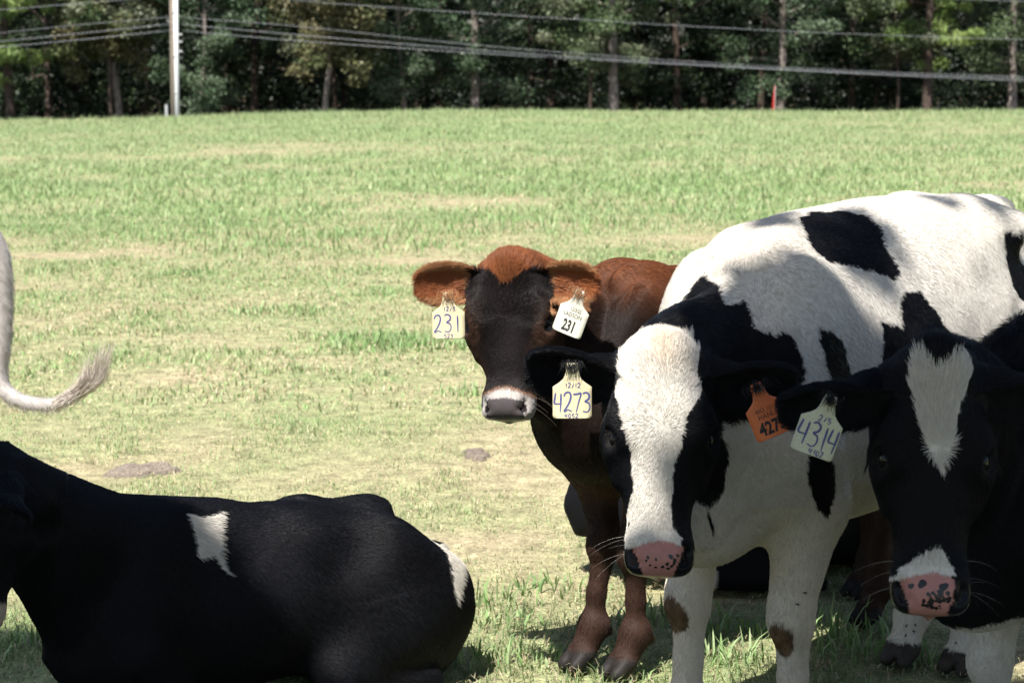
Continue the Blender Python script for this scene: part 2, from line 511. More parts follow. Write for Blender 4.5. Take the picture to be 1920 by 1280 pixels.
def plant_tree(name, meshes, bk, x, y, rz, sc, label, group, z=None):
    e = empty(name, (x, y, float(gz(np.array([x]), np.array([y]))[0]) - 0.1 if z is None else z), rz)
    e.scale = (sc, sc, sc)
    mesh_obj("trunk", meshes[0], BARK[bk], e); mesh_obj("crown", meshes[1], LEAF, e)
    tag(e, label, "tree", group)
    return e

OAK_A = tree_meshes("oak", 1, 15, 0.26, OAK, 4.4)
OAK_B = tree_meshes("oak", 2, 16, 0.22, BLUEG, 3.6)
OAK_C = tree_meshes("oak", 3, 13, 0.15, BLUEG, 3.2, (0.8, 0.2))
OLI = tree_meshes("oak", 4, 10, 0.17, OLIVE, 5.0, (-0.6, -0.3))
THIN = tree_meshes("oak", 5, 12, 0.10, OAK, 5.0, (0.4, 0.3))
DEEP_A = tree_meshes("oak", 11, 15, 0.2, DEEP, 4.0)
DEEP_B = tree_meshes("oak", 12, 14, 0.14, DEEP, 3.4)
PIN = tree_meshes("pine", 6, 17, 0.25, PINE, 4.6)

G = "trees along the wood's edge"
def X(px, Y): return (px - 960) / 3840 * Y
TREES = [
    ("pine_tree", PIN, "bark_brown", 1738, 99, 0.3, 1.0, "tall pine with a straight brown trunk at the right of the wood's edge"),
    ("pine_tree", PIN, "bark_brown", 30, 97, 2.1, 0.9, "pine with bright green needles in the top left corner"),
    ("oak_tree", OAK_A, "bark_grey", 1148, 97, 1.2, 1.0, "stout tree with a sunlit forked trunk right of the field's middle"),
    ("oak_tree", THIN, "bark_brown", 1104, 99, 0.7, 1.0, "thin reddish trunk just left of the stout sunlit tree"),
    ("oak_tree", OAK_B, "bark_grey", 1466, 101, 4.2, 1.0, "leafy tree with a dark trunk next to the red flag"),
    ("oak_tree", THIN, "bark_grey", 1682, 100, 2.2, 1.0, "slender pale trunk just left of the right hand pine"),
    ("oak_tree", OAK_B, "bark_brown", 888, 100, 0.2, 1.0, "blue green tree behind the wires at the picture's middle"),
    ("oak_tree", OAK_C, "bark_grey", 757, 98, 2.0, 0.95, "blue green leafy tree with a short grey trunk left of middle"),
    ("oak_tree", OLI, "bark_grey", 603, 96, 3.2, 1.0, "small tree with olive yellow leaves and a pale trunk"),
    ("oak_tree", THIN, "bark_brown", 632, 102, 4.0, 1.1, "thin dark red trunk just right of the olive yellow tree"),
    ("oak_tree", OAK_C, "bark_brown", 386, 97, 5.0, 0.9, "brown leaning trunk just right of the utility pole"),
    ("oak_tree", THIN, "bark_grey", 212, 97, 1.5, 1.25, "left one of the pair of leaning grey trunks near the utility pole"),
    ("oak_tree", OLI, "bark_grey", 236, 98, 0.4, 1.1, "right one of the pair of leaning trunks, with sparse olive leaves"),
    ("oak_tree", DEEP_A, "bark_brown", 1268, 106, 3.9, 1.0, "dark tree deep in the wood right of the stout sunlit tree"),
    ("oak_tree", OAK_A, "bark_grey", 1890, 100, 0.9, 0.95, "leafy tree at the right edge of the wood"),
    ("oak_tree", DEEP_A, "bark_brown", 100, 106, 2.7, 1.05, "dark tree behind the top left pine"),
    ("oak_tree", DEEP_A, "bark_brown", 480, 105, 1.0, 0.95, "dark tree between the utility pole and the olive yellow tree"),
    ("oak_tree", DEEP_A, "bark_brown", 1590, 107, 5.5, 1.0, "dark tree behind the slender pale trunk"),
]
for (nm, ms, bk, px, Y, rz, sc, lb) in TREES:
    plant_tree(nm, ms, bk, X(px, Y), Y, rz, sc, lb, G)
# trees that close the wood off to either side and behind
k = 0
rr = np.random.default_rng(77)
side_lab = {0: "tree standing deep in the dark wood behind the edge trees"}
for Y, n, w in ((112, 9, 34), (120, 10, 40), (130, 10, 46)):
    for i in range(n):
        x = -w + 2 * w * (i + 0.5 + rr.uniform(-0.3, 0.3)) / n
        plant_tree("oak_tree", (DEEP_A, DEEP_B)[k % 2], "bark_brown", x, Y + rr.uniform(-3, 3), rr.random() * 6.28, rr.uniform(0.9, 1.2), "tree standing deep in the dark wood behind the edge trees", "trees deep in the wood")
        k += 1
# dense understorey
def understorey():
    r = np.random.default_rng(91)
    n = 1300
    x = r.uniform(-48, 48, n); y = 101 + 38 * r.random(n) ** 1.1
    z = gz(x, y) + 0.3 + 6.5 * r.random(n) ** 1.6 * np.clip((y - 97) / 12, 0.25, 1)
    cen = np.stack([x, y, z], -1)
    rad = np.stack([r.uniform(0.7, 1.8, n)] * 2 + [r.uniform(0.5, 1.2, n)], -1)
    V, F, C = leaf_cloud(cen, rad, 90, 0.24, [(0.010, 0.019, 0.008), (0.015, 0.027, 0.011), (0.008, 0.014, 0.006), (0.030, 0.048, 0.018)], r)  # near-black leaf colours carry the shade under the canopy
    me = fast_mesh("understorey", V, F); set_color(me, C)
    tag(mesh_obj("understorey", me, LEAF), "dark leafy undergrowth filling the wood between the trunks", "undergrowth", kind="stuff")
    # leaf mass far inside, the wood's inner darkness put into its leaf colours
    n = 1500
    x = r.uniform(-75, 75, n); y = r.uniform(138, 152, n)
    z = gz(x, y) + 13 * r.random(n)
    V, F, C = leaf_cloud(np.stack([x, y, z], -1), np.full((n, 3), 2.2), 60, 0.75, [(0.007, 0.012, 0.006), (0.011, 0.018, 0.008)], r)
    me = fast_mesh("far_wood", V, F); set_color(me, C)
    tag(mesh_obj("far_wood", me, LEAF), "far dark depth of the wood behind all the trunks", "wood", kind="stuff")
understorey()

# the tree behind the photographer that shades the near cows
def shade_tree():
    r = np.random.default_rng(8)
    bx = np.array([-6, -1.35, -0.85, -0.62, -0.48, -0.3, 0.0, 0.35, 0.545, 0.58, 0.62, 0.9, 1.2, 1.6, 2.4, 6.0])
    by = np.array([5.8, 5.42, 5.02, 4.84, 4.66, 4.48, 4.32, 4.04, 4.06, 4.42, 4.74, 4.82, 4.90, 5.0, 5.2, 5.3])
    cen, rad = [], []
    while len(cen) < 680:
        near = len(cen) >= 400
        gx = r.uniform(-6.5, 5.5) if not near else r.uniform(-2.2, 2.4)
        lim = float(np.interp(gx, bx, by))
        gy = r.uniform(-4.0, lim) if not near else lim - 0.06 - 0.75 * r.random() ** 1.5
        rd = min(r.uniform(0.4, 0.75), max(0.10, (lim - gy) * 0.85))
        for _ in range(8):                                    # keep the clump's shade on the near side of the edge
            if all(gy + rd * v < np.interp(gx + rd * u, bx, by) for u, v in ((-0.9, 0.3), (-0.6, 0.75), (0, 0.95), (0.6, 0.75), (0.9, 0.3))):
                break
            rd *= 0.72
        if rd < 0.06 or ((gx + 0.5) / 4.7) ** 2 + ((gy - 2.0) / 3.8) ** 2 > 1.0:
            continue
        h = r.uniform(5.2, 7.6) if not near else r.uniform(5.0, 6.2)
        cen.append((gx + SUN.x / SUN.z * h, gy + SUN.y / SUN.z * h, h)); rad.append((rd, rd, rd * 0.6))
    for gx, gy, rd in ((1.37, 5.60, 0.15), (1.06, 5.12, 0.09), (1.60, 5.95, 0.12), (0.50, 4.27, 0.05), (0.84, 5.02, 0.06), (1.01, 5.00, 0.08), (0.42, 4.15, 0.09), (0.10, 4.75, 0.08)):
        h = r.uniform(5.4, 6.4)
        cen.append((gx + SUN.x / SUN.z * h, gy + SUN.y / SUN.z * h, h)); rad.append((rd, rd, rd))
    cen = np.array(cen); rad = np.array(rad)
    main = len(cen) - 8
    V, F, C = leaf_cloud(cen[:main], rad[:main], 110, 0.18, OAK, r)
    V2, F2, C2 = leaf_cloud(cen[main:], rad[main:], 18, 0.12, OAK, r)
    root = np.array([-2.9, -3.6, 0.0])
    e = empty("shade_tree", root)
    me = fast_mesh("crown", np.vstack([V, V2]) - root, np.vstack([F, F2 + len(V)])); set_color(me, np.vstack([C, C2]))
    mesh_obj("crown", me, LEAF, e)
    tr = tube_mesh("trunk", catmull([(0, 0, -0.1), (0.05, 0.05, 1.6), (0.1, 0.0, 3.4), (0.4, 0.4, 5.2), (0.7, 0.9, 6.8)], 4), np.linspace(0.34, 0.10, 17), 12)
    mesh_obj("trunk", tr, BARK["bark_grey"], e)
    for i in range(14):
        t = cen[r.integers(0, main)] - root
        o = np.array([0.1, 0.0, 3.2 + 0.16 * i])
        m = (o + t) / 2 + np.array([0, 0, 0.5])
        mesh_obj("branch", tube_mesh("branch", catmull([o, m, t], 5), np.linspace(0.10, 0.02, 11), 7), BARK["bark_grey"], e)
    tag(e, "broad leafy tree behind the camera that shades the near cows", "tree")
shade_tree()

# ------------------------------------------------------------------ utility pole and wires, red flag
def plainmat(name, c, rough=0.6, metal=0.0, var=0.25, scale=12):
    m, nt, b = new_mat(name)
    no = N(nt, "ShaderNodeTexNoise"); no.inputs["Scale"].default_value = scale; no.inputs["Detail"].default_value = 5
    mp = N(nt, "ShaderNodeMapRange"); mp.inputs["To Min"].default_value = 1 - var; mp.inputs["To Max"].default_value = 1 + var
    mx = N(nt, "ShaderNodeMix", data_type='RGBA', blend_type='MULTIPLY'); mx.inputs["Factor"].default_value = 1.0
    mx.inputs[6].default_value = (*c, 1)
    nt.links.new(no.outputs["Fac"], mp.inputs["Value"]); nt.links.new(mp.outputs[0], mx.inputs[7]); nt.links.new(mx.outputs[2], b.inputs["Base Color"])
    b.inputs["Roughness"].default_value = rough; b.inputs["Metallic"].default_value = metal
    return m
PY = 86.0
def utility_pole():
    x0 = X(329, PY); zb = float(gz(np.array([x0]), np.array([PY]))[0])
    e = empty("utility_pole", (x0, PY, zb))
    wood = plainmat("pole_wood", (0.20, 0.165, 0.13), 0.85)
    pvc = plainmat("conduit_white", (0.78, 0.80, 0.80), 0.35, 0, 0.05)
    grey = plainmat("meter_grey", (0.45, 0.46, 0.46), 0.5)
    mesh_obj("post", tube_mesh("post", [(0, 0, -0.3), (0.02, 0, 4), (0.06, 0, 9.5)], [0.125, 0.115, 0.10], 14), wood, e)
    cx = 0.17
    mesh_obj("conduit", tube_mesh("conduit", [(cx, -0.10, -0.2), (cx + 0.02, -0.10, 4), (cx + 0.05, -0.10, 9.0)], 0.10, 14), pvc, e)
    for z in (1.2, 2.9, 4.4, 6.2):
        me = tube_mesh("clamp", [(cx - 0.0, -0.10, z), (cx - 0.0, -0.10, z + 0.06)], 0.108, 14)
        mesh_obj("clamp", me, grey, e)
    bx = bpy.data.meshes.new("meter_box")
    w, d, h0, h1 = 0.10, 0.07, 0.6, 2.45
    vs = [(-0.27 + sx * w / 2 * k, -0.10 + sy * d, z) for z, k in ((h0, 1), (h1 - 0.08, 1), (h1, 0.8)) for sx, sy in ((-1, -1), (1, -1), (1, 1), (-1, 1))]
    fs = [(0, 3, 2, 1), (8, 9, 10, 11)] + [(i * 4 + j, i * 4 + (j + 1) % 4, i * 4 + 4 + (j + 1) % 4, i * 4 + 4 + j) for i in range(2) for j in range(4)]
    bx.from_pydata(vs, [], fs); bx.update()
    mesh_obj("meter_box", bx, grey, e, smooth=False)
    for z in (4.62, 5.02, 5.32):
        mesh_obj("insulator", tube_mesh("insulator", [(0.30, -0.12, z), (0.36, -0.12, z), (0.40, -0.12, z), (0.46, -0.12, z)], [0.03, 0.045, 0.045, 0.025], 10), grey, e)
    tag(e, "utility pole with a white conduit standing before the wood", "pole")
utility_pole()
WIRE = plainmat("wire_grey", (0.30, 0.31, 0.34), 0.45, 0.3, 0.1)
def wire(ctrl, r, label):
    """ctrl: (pixel x, pixel y, depth) along the span"""
    pts = catmull([at(*c) for c in ctrl], 6)
    me = tube_mesh("wire", pts - pts[0], r, 6)
    o = mesh_obj("overhead_wire", me, WIRE)
    o.location = pts[0]
    tag(o, label, "wire", "wires strung from the utility pole")
ZP = PY - 0.15
wire([(341, 33, ZP), (560, 50, ZP), (960, 91, 85), (1480, 127, 84), (1920, 144, 83), (2300, 152, 82)], 0.0067, "uppermost of the three lower wires running right from the pole")
wire([(341, 46, ZP), (560, 66, ZP), (960, 99, 85), (1480, 131, 84), (1920, 148, 83), (2300, 156, 82)], 0.0084, "middle one of the three lower wires running right from the pole")
wire([(343, 58, ZP), (560, 77, ZP), (960, 104, 85), (1480, 132, 84.5), (1920, 152, 83.5), (2300, 161, 82)], 0.0079, "lowest wire running right from the pole")
wire([(335, -20, ZP), (640, 8, ZP), (1100, 38, 85), (1500, 60, 84), (1920, 75, 83), (2300, 84, 82)], 0.0067, "single high wire running right across the treetops")
wire([(324, 32, ZP), (160, 46, ZP), (0, 62, 86), (-300, 92, 86)], 0.0062, "thin upper wire running left from the pole below the highest one")
wire([(324, 45, ZP), (160, 62, ZP), (0, 78, 86), (-300, 106, 86)], 0.0084, "middle wire running left from the pole")
wire([(324, 57, ZP), (160, 74, ZP), (0, 89, 86), (-300, 116, 86)], 0.0084, "lowest wire running left from the pole")
wire([(330, -10, ZP), (235, 0, ZP), (0, 19, 86), (-300, 44, 86)], 0.0067, "highest wire running left into the top left corner")
wire([(1640, -6, 84), (1780, -2, 84), (1920, 3, 83.5), (2200, 12, 83)], 0.0079, "short stretch of wire at the very top right corner")

def red_flag():
    Y = 80.0
    x0 = X(1446, Y); zb = float(gz(np.array([x0]), np.array([Y]))[0])
    e = empty("marker_flag", (x0, Y, zb))
    mesh_obj("post", tube_mesh("post", [(0.08, 0, -0.2), (0.08, 0, 2.22)], 0.012, 8), plainmat("flag_post", (0.3, 0.3, 0.3), 0.5), e)
    # folded cloth hanging in a narrow wedge
    V, F = [], []
    n = 12
    for i in range(n):
        t = i / (n - 1); z = 2.2 - 1.3 * t
        for j in range(7):
            u = j / 6
            V.append((0.08 - u * (0.02 + 0.14 * t ** 0.8), 0.05 * math.sin(u * 9 + t * 2) * (0.4 + t), z))
    for i in range(n - 1):
        for j in range(6):
            F.append((i * 7 + j, i * 7 + j + 1, i * 7 + 8 + j, i * 7 + 7 + j))
    me = fast_mesh("cloth", V, F)
    o = mesh_obj("cloth", me, plainmat("flag_red", (0.45, 0.03, 0.02), 0.6), e)
    md = o.modifiers.new("thick", 'SOLIDIFY'); md.thickness = 0.006
    tag(e, "narrow red marker flag in front of the wood", "flag")
red_flag()

# ------------------------------------------------------------------ animal builder: smooth-blended volumes, skinned with surface nets
class Field:
    def __init__(self, lo, hi, fine_lo, fine_hi, h, hf):
        self.ax = []
        for a in range(3):
            c = []
            x = lo[a]
            while x < hi[a]:
                c.append(x)
                x += hf if fine_lo[a] - 1e-6 <= x <= fine_hi[a] else h
            self.ax.append(np.array(c, np.float32))
        self.F = np.full([len(c) for c in self.ax], 1.0, np.float32)

    def block(self, lo, hi):
        s = []
        for a in range(3):
            i0 = max(0, np.searchsorted(self.ax[a], lo[a]) - 1)
            i1 = min(len(self.ax[a]), np.searchsorted(self.ax[a], hi[a]) + 1)
            if i1 - i0 < 1:
                return None, None
            s.append(slice(i0, i1))
        X, Y, Z = np.meshgrid(self.ax[0][s[0]], self.ax[1][s[1]], self.ax[2][s[2]], indexing='ij')
        return tuple(s), np.stack([X, Y, Z], -1)

    def put(self, fn, lo, hi, k=0.03, cut=False):
        pad = k + 0.03
        s, P = self.block(np.asarray(lo) - pad, np.asarray(hi) + pad)
        if s is None:
            return
        d = fn(P).astype(np.float32)
        f = self.F[s]
        if cut:
            d = -d
            h = np.maximum(k - np.abs(f - d), 0) / k
            self.F[s] = np.maximum(f, d) + h * h * k * 0.25
        else:
            h = np.maximum(k - np.abs(f - d), 0) / k
            self.F[s] = np.minimum(f, d) - h * h * k * 0.25

    def ball(self, c, r, M=None, k=0.03, cut=False):
        c = np.asarray(c, float); r = np.broadcast_to(np.asarray(r, float), (3,))
        M = np.eye(3) if M is None else M                    # columns: the ellipsoid's axes
        def fn(P):
            q = (P - c) @ M
            k0 = np.linalg.norm(q / r, axis=-1)
            k1 = np.linalg.norm(q / (r * r), axis=-1) + 1e-6
            return k0 * (k0 - 1) / k1
        e = np.abs(M) @ r
        self.put(fn, c - e, c + e, k, cut)

    def bone(self, a, b, ra, rb, k=0.03, side=None, fs=1.0, cut=False):
        """tapered limb; cross-section is fs times as wide along 'side'"""
        a = np.asarray(a, float); b = np.asarray(b, float); ba = b - a
        L2 = ba @ ba
        if side is not None:
            side = nrm(side)
        def fn(P):
            v = P - a
            t = np.clip((v @ ba) / L2, 0, 1)
            w = v - t[..., None] * ba
            if side is not None:
                s = w @ side
                d2 = (w * w).sum(-1) - s * s + (s / fs) ** 2
            else:
                d2 = (w * w).sum(-1)
            return (np.sqrt(d2) - (ra + (rb - ra) * t)) * min(1.0, fs)
        r = max(ra, rb) * max(1.0, fs)
        self.put(fn, np.minimum(a, b) - r, np.maximum(a, b) + r, k, cut)

    def chain(self, pts, rad, k=0.02, side=None, fs=1.0):
        for i in range(len(pts) - 1):
            self.bone(pts[i], pts[i + 1], rad[i], rad[i + 1], k, side, fs)

    def skin(self):
        F, (xs, ys, zs) = self.F, self.ax
        ins = F < 0
        c = ins[:-1, :-1, :-1].astype(np.int8)
        tot = np.zeros_like(c)
        for dx in (0, 1):
            for dy in (0, 1):
                for dz in (0, 1):
                    tot += ins[dx:F.shape[0] - 1 + dx, dy:F.shape[1] - 1 + dy, dz:F.shape[2] - 1 + dz]
        act = (tot > 0) & (tot < 8)
        ci = np.argwhere(act)
        idx = np.full(act.shape, -1, np.int32)
        idx[act] = np.arange(len(ci))
        i, j, k = ci.T
        acc = np.zeros((len(ci), 3)); cnt = np.zeros(len(ci))
        axs = (xs, ys, zs)
        for a in range(3):
            o = [x for x in range(3) if x != a]
            for d0 in (0, 1):
                for d1 in (0, 1):
                    off = [0, 0, 0]; off[o[0]] = d0; off[o[1]] = d1
                    off2 = list(off); off2[a] = 1
                    A = (i + off[0], j + off[1], k + off[2]); B = (i + off2[0], j + off2[1], k + off2[2])
                    fa, fb = F[A], F[B]
                    m = (fa < 0) != (fb < 0)
                    t = np.where(m, fa / np.where(m, fa - fb, 1), 0)
                    p = np.stack([xs[A[0]], ys[A[1]], zs[A[2]]], -1).astype(float)
                    q = np.stack([xs[B[0]], ys[B[1]], zs[B[2]]], -1)
                    acc += np.where(m[:, None], p + (q - p) * t[:, None], 0)
                    cnt += m
        V = acc / cnt[:, None]
        faces = []
        for a in range(3):
            sl0 = [slice(None)] * 3; sl1 = [slice(None)] * 3
            sl0[a] = slice(0, -1); sl1[a] = slice(1, None)
            ch = ins[tuple(sl0)] != ins[tuple(sl1)]
            e = np.argwhere(ch)
            o = [(a + 1) % 3, (a + 2) % 3]
            ok = (e[:, o[0]] > 0) & (e[:, o[1]] > 0) & (e[:, o[0]] < F.shape[o[0]] - 1) & (e[:, o[1]] < F.shape[o[1]] - 1)
            e = e[ok]
            q = []
            for d in ((1, 1), (0, 1), (0, 0), (1, 0)):
                c2 = e.copy(); c2[:, o[0]] -= d[0]; c2[:, o[1]] -= d[1]
                q.append(idx[c2[:, 0], c2[:, 1], c2[:, 2]])
            q = np.stack(q, -1)
            flip = ~ins[e[:, 0], e[:, 1], e[:, 2]]
            q[flip] = q[flip][:, ::-1]
            faces.append(q)
        Fc = np.concatenate(faces)
        # light smoothing
        for lam in (0.5, -0.35, 0.5, -0.35):
            i0 = Fc.ravel(); i1 = np.roll(Fc, -1, 1).ravel()
            cnt = np.bincount(i0, minlength=len(V))
            acc = np.stack([np.bincount(i0, V[i1, c_], len(V)) for c_ in range(3)], -1)
            V = V + lam * (acc / cnt[:, None] - V)
        return V, Fc


TRUNK = np.array([  # x, top, bottom, half width, upper fullness, lower fullness
    [0.66, 0.84, 0.70, 0.055, 2.0, 2.0],
    [0.60, 0.96, 0.57, 0.125, 2.0, 2.0],
    [0.50, 1.085, 0.51, 0.165, 1.9, 2.2],
    [0.40, 1.165, 0.49, 0.185, 1.8, 2.2],
    [0.25, 1.198, 0.49, 0.205, 1.8, 2.2],
    [0.05, 1.205, 0.49, 0.245, 1.9, 2.2],
    [-0.15, 1.212, 0.50, 0.262, 2.0, 2.2],
    [-0.32, 1.208, 0.53, 0.255, 2.1, 2.2],
    [-0.46, 1.202, 0.58, 0.228, 2.2, 2.1],
    [-0.60, 1.198, 0.66, 0.190, 2.2, 2.0],
    [-0.74, 1.175, 0.72, 0.150, 2.2, 2.0],
    [-0.84, 1.13, 0.80, 0.105, 2.0, 2.0],
    [-0.90, 1.06, 0.92, 0.04, 2.0, 2.0]])

HEAD = np.array([   # t, half width, dorsal, ventral, fullness
    [-0.06, 0.04, -0.06, -0.16, 2.0],
    [-0.02, 0.120, -0.02, -0.24, 2.2],
    [0.05, 0.165, 0.040, -0.30, 2.5],
    [0.15, 0.190, 0.072, -0.37, 2.8],
    [0.28, 0.207, 0.075, -0.42, 3.0],
    [0.40, 0.202, 0.070, -0.42, 2.9],
    [0.50, 0.182, 0.060, -0.375, 2.7],
    [0.62, 0.156, 0.050, -0.30, 2.6],
    [0.74, 0.140, 0.042, -0.245, 2.6],
    [0.84, 0.134, 0.042, -0.225, 2.6],
    [0.92, 0.136, 0.030, -0.205, 2.7],
    [0.97, 0.128, 0.012, -0.180, 2.8],
    [0.995, 0.112, -0.008, -0.160, 2.7],
    [1.010, 0.085, -0.03, -0.140, 2.5],
    [1.018, 0.030, -0.06, -0.11, 2.2]])

def dense(T, n=160):
    """monotone-ish cubic resample of a station table along its first column"""
    x = T[:, 0]
    o = np.argsort(x); T = T[o]; x = T[:, 0]
    u = np.linspace(x[0], x[-1], n)
    out = [u]
    for c in range(1, T.shape[1]):
        y = T[:, c]
        d = np.diff(y) / np.diff(x)
        m = np.zeros_like(y)
        m[1:-1] = np.where(d[:-1] * d[1:] > 0, 2 * d[:-1] * d[1:] / (d[:-1] + d[1:] + 1e-9), 0)
        m[0], m[-1] = d[0], d[-1]
        i = np.clip(np.searchsorted(x, u) - 1, 0, len(x) - 2)
        h = x[i + 1] - x[i]; t = (u - x[i]) / h
        out.append((2 * t**3 - 3 * t**2 + 1) * y[i] + (t**3 - 2 * t**2 + t) * h * m[i] + (-2 * t**3 + 3 * t**2) * y[i + 1] + (t**3 - t**2) * h * m[i + 1])
    return np.stack(out, -1)

HEAD_D = dense(HEAD)

def loft(P, D, scale=1.0):
    """P[...,0] along, [...,1] sideways, [...,2] up; D dense station table"""
    x = P[..., 0]
    g = lambda c: np.interp(x, D[:, 0], D[:, c])
    top, bot, w = g(1), g(2), g(3)
    up, lo = g(4), g(5)
    zc = bot + (top - bot) * 0.46
    dz = P[..., 2] - zc
    hz = np.where(dz > 0, top - zc, zc - bot)
    n = np.where(dz > 0, up, lo)
    r = (np.abs(P[..., 1] / w) ** n + np.abs(dz / hz) ** n) ** (1 / n)
    d = (r - 1) * np.minimum(w, hz)
    ex = np.maximum(np.maximum(D[0, 0] - x, x - D[-1, 0]), 0)
    return (d + ex) * scale


class Cow:
    """local frame: +x forward, +y its left, +z up, origin on the ground under its middle"""
    def __init__(self, name, loc, heading, s=1.0, trunk=TRUNK, lift=0.0, wide=1.0):
        self.name, self.s = name, s
        self.loc = np.array([loc[0], loc[1], 0.0]); self.heading = heading
        c, n = math.cos(heading), math.sin(heading)
        self.RW = np.array([[c, -n, 0], [n, c, 0], [0, 0, 1.0]])     # local -> world
        T = trunk.copy()
        T[:, 0] *= s; T[:, 1] = T[:, 1] * s + lift; T[:, 2] = np.maximum(T[:, 2] * s + lift, 0.0); T[:, 3] *= s * wide
        self.trunk = dense(T)
        self.lift = lift
        self.ears = []
        self.bk = 1.0                        # fullness of the brisket
        self.lk = 1.0                        # leg thickness

    def L(self, w):                      # world point -> local
        return (np.asarray(w, float) - self.loc) @ self.RW
    def LD(self, w):                     # world direction -> local
        return np.asarray(w, float) @ self.RW
    def W(self, p):
        return np.asarray(p, float) @ self.RW.T + self.loc

    def set_head(self, poll_w, nose_w, dorsal_w, length, wide=1.0, nose_wide=None):
        """poll position (world), nose direction, dorsal direction (world), head length"""
        self.HO = self.L(poll_w); self.HL = length
        self.wide = (wide, wide if nose_wide is None else nose_wide)
        n = nrm(self.LD(nose_w)); d = self.LD(dorsal_w); d = nrm(d - n * (d @ n))
        l = np.cross(d, n)               # its left: dorsal x nose
        self.HR = np.stack([n, l, d], -1)
        return self
    def lw(self, t):
        k = np.clip((np.asarray(t, float) - 0.40) / 0.45, 0, 1)
        k0 = np.clip(np.asarray(t, float) / 0.26, 0, 1)                  # the poll is narrower than the brow
        return (self.wide[0] + (self.wide[1] - self.wide[0]) * k * k * (3 - 2 * k)) * (0.84 + 0.16 * k0 * k0 * (3 - 2 * k0))
    def H(self, q):                      # head units -> local
        q = np.array(q, float); q[1] *= self.lw(q[0])
        return self.HO + self.HR @ (q * self.HL)
    def HI(self, P):                     # local -> head units
        q = ((P - self.HO) @ self.HR) / self.HL
        q[..., 1] /= self.lw(q[..., 0])
        return q

    def grid(self, lo, hi, h=0.011, hf=0.005, fine=None):
        self.f = Field(lo, hi, fine[0], fine[1], h, hf)

    def build_trunk(self, bony=1.0, stand=True):
        f, s, z0 = self.f, self.s, self.lift
        D = self.trunk
        f.put(lambda P: loft(P, np.stack([D[:, 0], D[:, 1], D[:, 2], D[:, 3], D[:, 4], D[:, 5]], -1)),
              (D[0, 0], -0.36, D[:, 2].min()), (D[-1, 0], 0.36, D[:, 1].max()), 0.02)
        S = lambda x, y, z: np.array([x * s, y * s, z * s + z0])
        for sg in (1, -1):
            f.ball(S(0.41, sg * 0.125, 0.86), np.array([0.125, 0.07, 0.25]) * s, None, 0.08)         # shoulder
            f.ball(S(0.48, sg * 0.115, 0.72), np.array([0.09, 0.07, 0.13]) * s, None, 0.08)            # point of shoulder
            f.ball(S(0.36, sg * 0.050, 1.115), np.array([0.10, 0.035, 0.05]) * s, None, 0.04)           # blade top
            f.bone(S(-0.46, sg * 0.10, 1.135), S(-0.52, sg * 0.185, 1.13), 0.05 * s, 0.036 * s, 0.08)  # hook
            f.ball(S(-0.85, sg * 0.095, 1.03), 0.042 * s, None, 0.05)                                   # pin
            if stand:
                f.ball(S(-0.62, sg * 0.125, 0.84), np.array([0.19, 0.095, 0.25]) * s, None, 0.06)      # thigh
                f.ball(S(-0.42, sg * 0.20, 0.70), np.array([0.10, 0.05, 0.12]) * s, None, 0.06)        # stifle fold
            f.ball(S(-0.33, sg * 0.325, 1.04), np.array([0.10, 0.08, 0.07]) * s * bony, None, 0.09, cut=True)   # hollow flank
            f.ball(S(-0.67, sg * 0.215, 1.07), np.array([0.10, 0.06, 0.05]) * s * bony, None, 0.07, cut=True)     # behind the hook
        if stand and self.bk > 0:
            f.ball(S(0.57, 0, 0.57), np.array([0.11, 0.085, 0.095]) * s * self.bk, None, 0.06)                    # brisket
        f.ball(S(-0.80, 0, 1.15), np.array([0.10, 0.035, 0.03]) * s, None, 0.05)                        # tailhead

    def build_front_leg(self, sg, dx=0.0, knee=0.0, dy=0.0):
        f, s, k = self.f, self.s, self.lk
        S = lambda x, y, z: np.array([x * s, sg * y * s, z * s])
        y = 0.125 + dy
        f.bone(S(0.45, 0.14, 0.72), S(0.39, 0.145, 0.60), 0.105 * s, 0.082 * s, 0.05)
        f.bone(S(0.39, 0.145, 0.60), S(0.415 + dx * .4 + knee, y, 0.40), 0.078 * s * k, 0.050 * s * k, 0.035)
        f.ball(S(0.425 + dx * .5 + knee, y, 0.355), np.array([0.054, 0.050, 0.062]) * s * k, None, 0.022)
        f.bone(S(0.415 + dx * .5 + knee, y, 0.33), S(0.41 + dx * .8, y, 0.22), 0.040 * s * k, 0.029 * s * k, 0.02)
        f.bone(S(0.41 + dx * .8, y, 0.22), S(0.41 + dx, y, 0.125), 0.029 * s * k, 0.038 * s * k, 0.02)
        self.hoof(np.array([(0.41 + dx) * s, sg * y * s, 0.125 * s]))

    def hoof(self, p, fwd=1.0):
        """fetlock at p, hoof ahead of it and down"""
        f, s = self.f, self.s
        f.ball(p, np.array([0.043, 0.042, 0.042]) * s, None, 0.02)
        toe = np.array([p[0] + 0.045 * fwd * s, p[1], 0.045 * s])
        f.bone(p, toe, 0.037 * s, 0.038 * s, 0.02)
        for sg in (1, -1):
            f.bone(toe + [0, sg * 0.022 * s, 0.005], np.array([p[0] + 0.09 * fwd * s, p[1] + sg * 0.024 * s, 0.022 * s]), 0.027 * s, 0.019 * s, 0.008)
            f.ball(p + np.array([-0.042 * fwd, sg * 0.02, -0.02]) * s, 0.012 * s, None, 0.008)

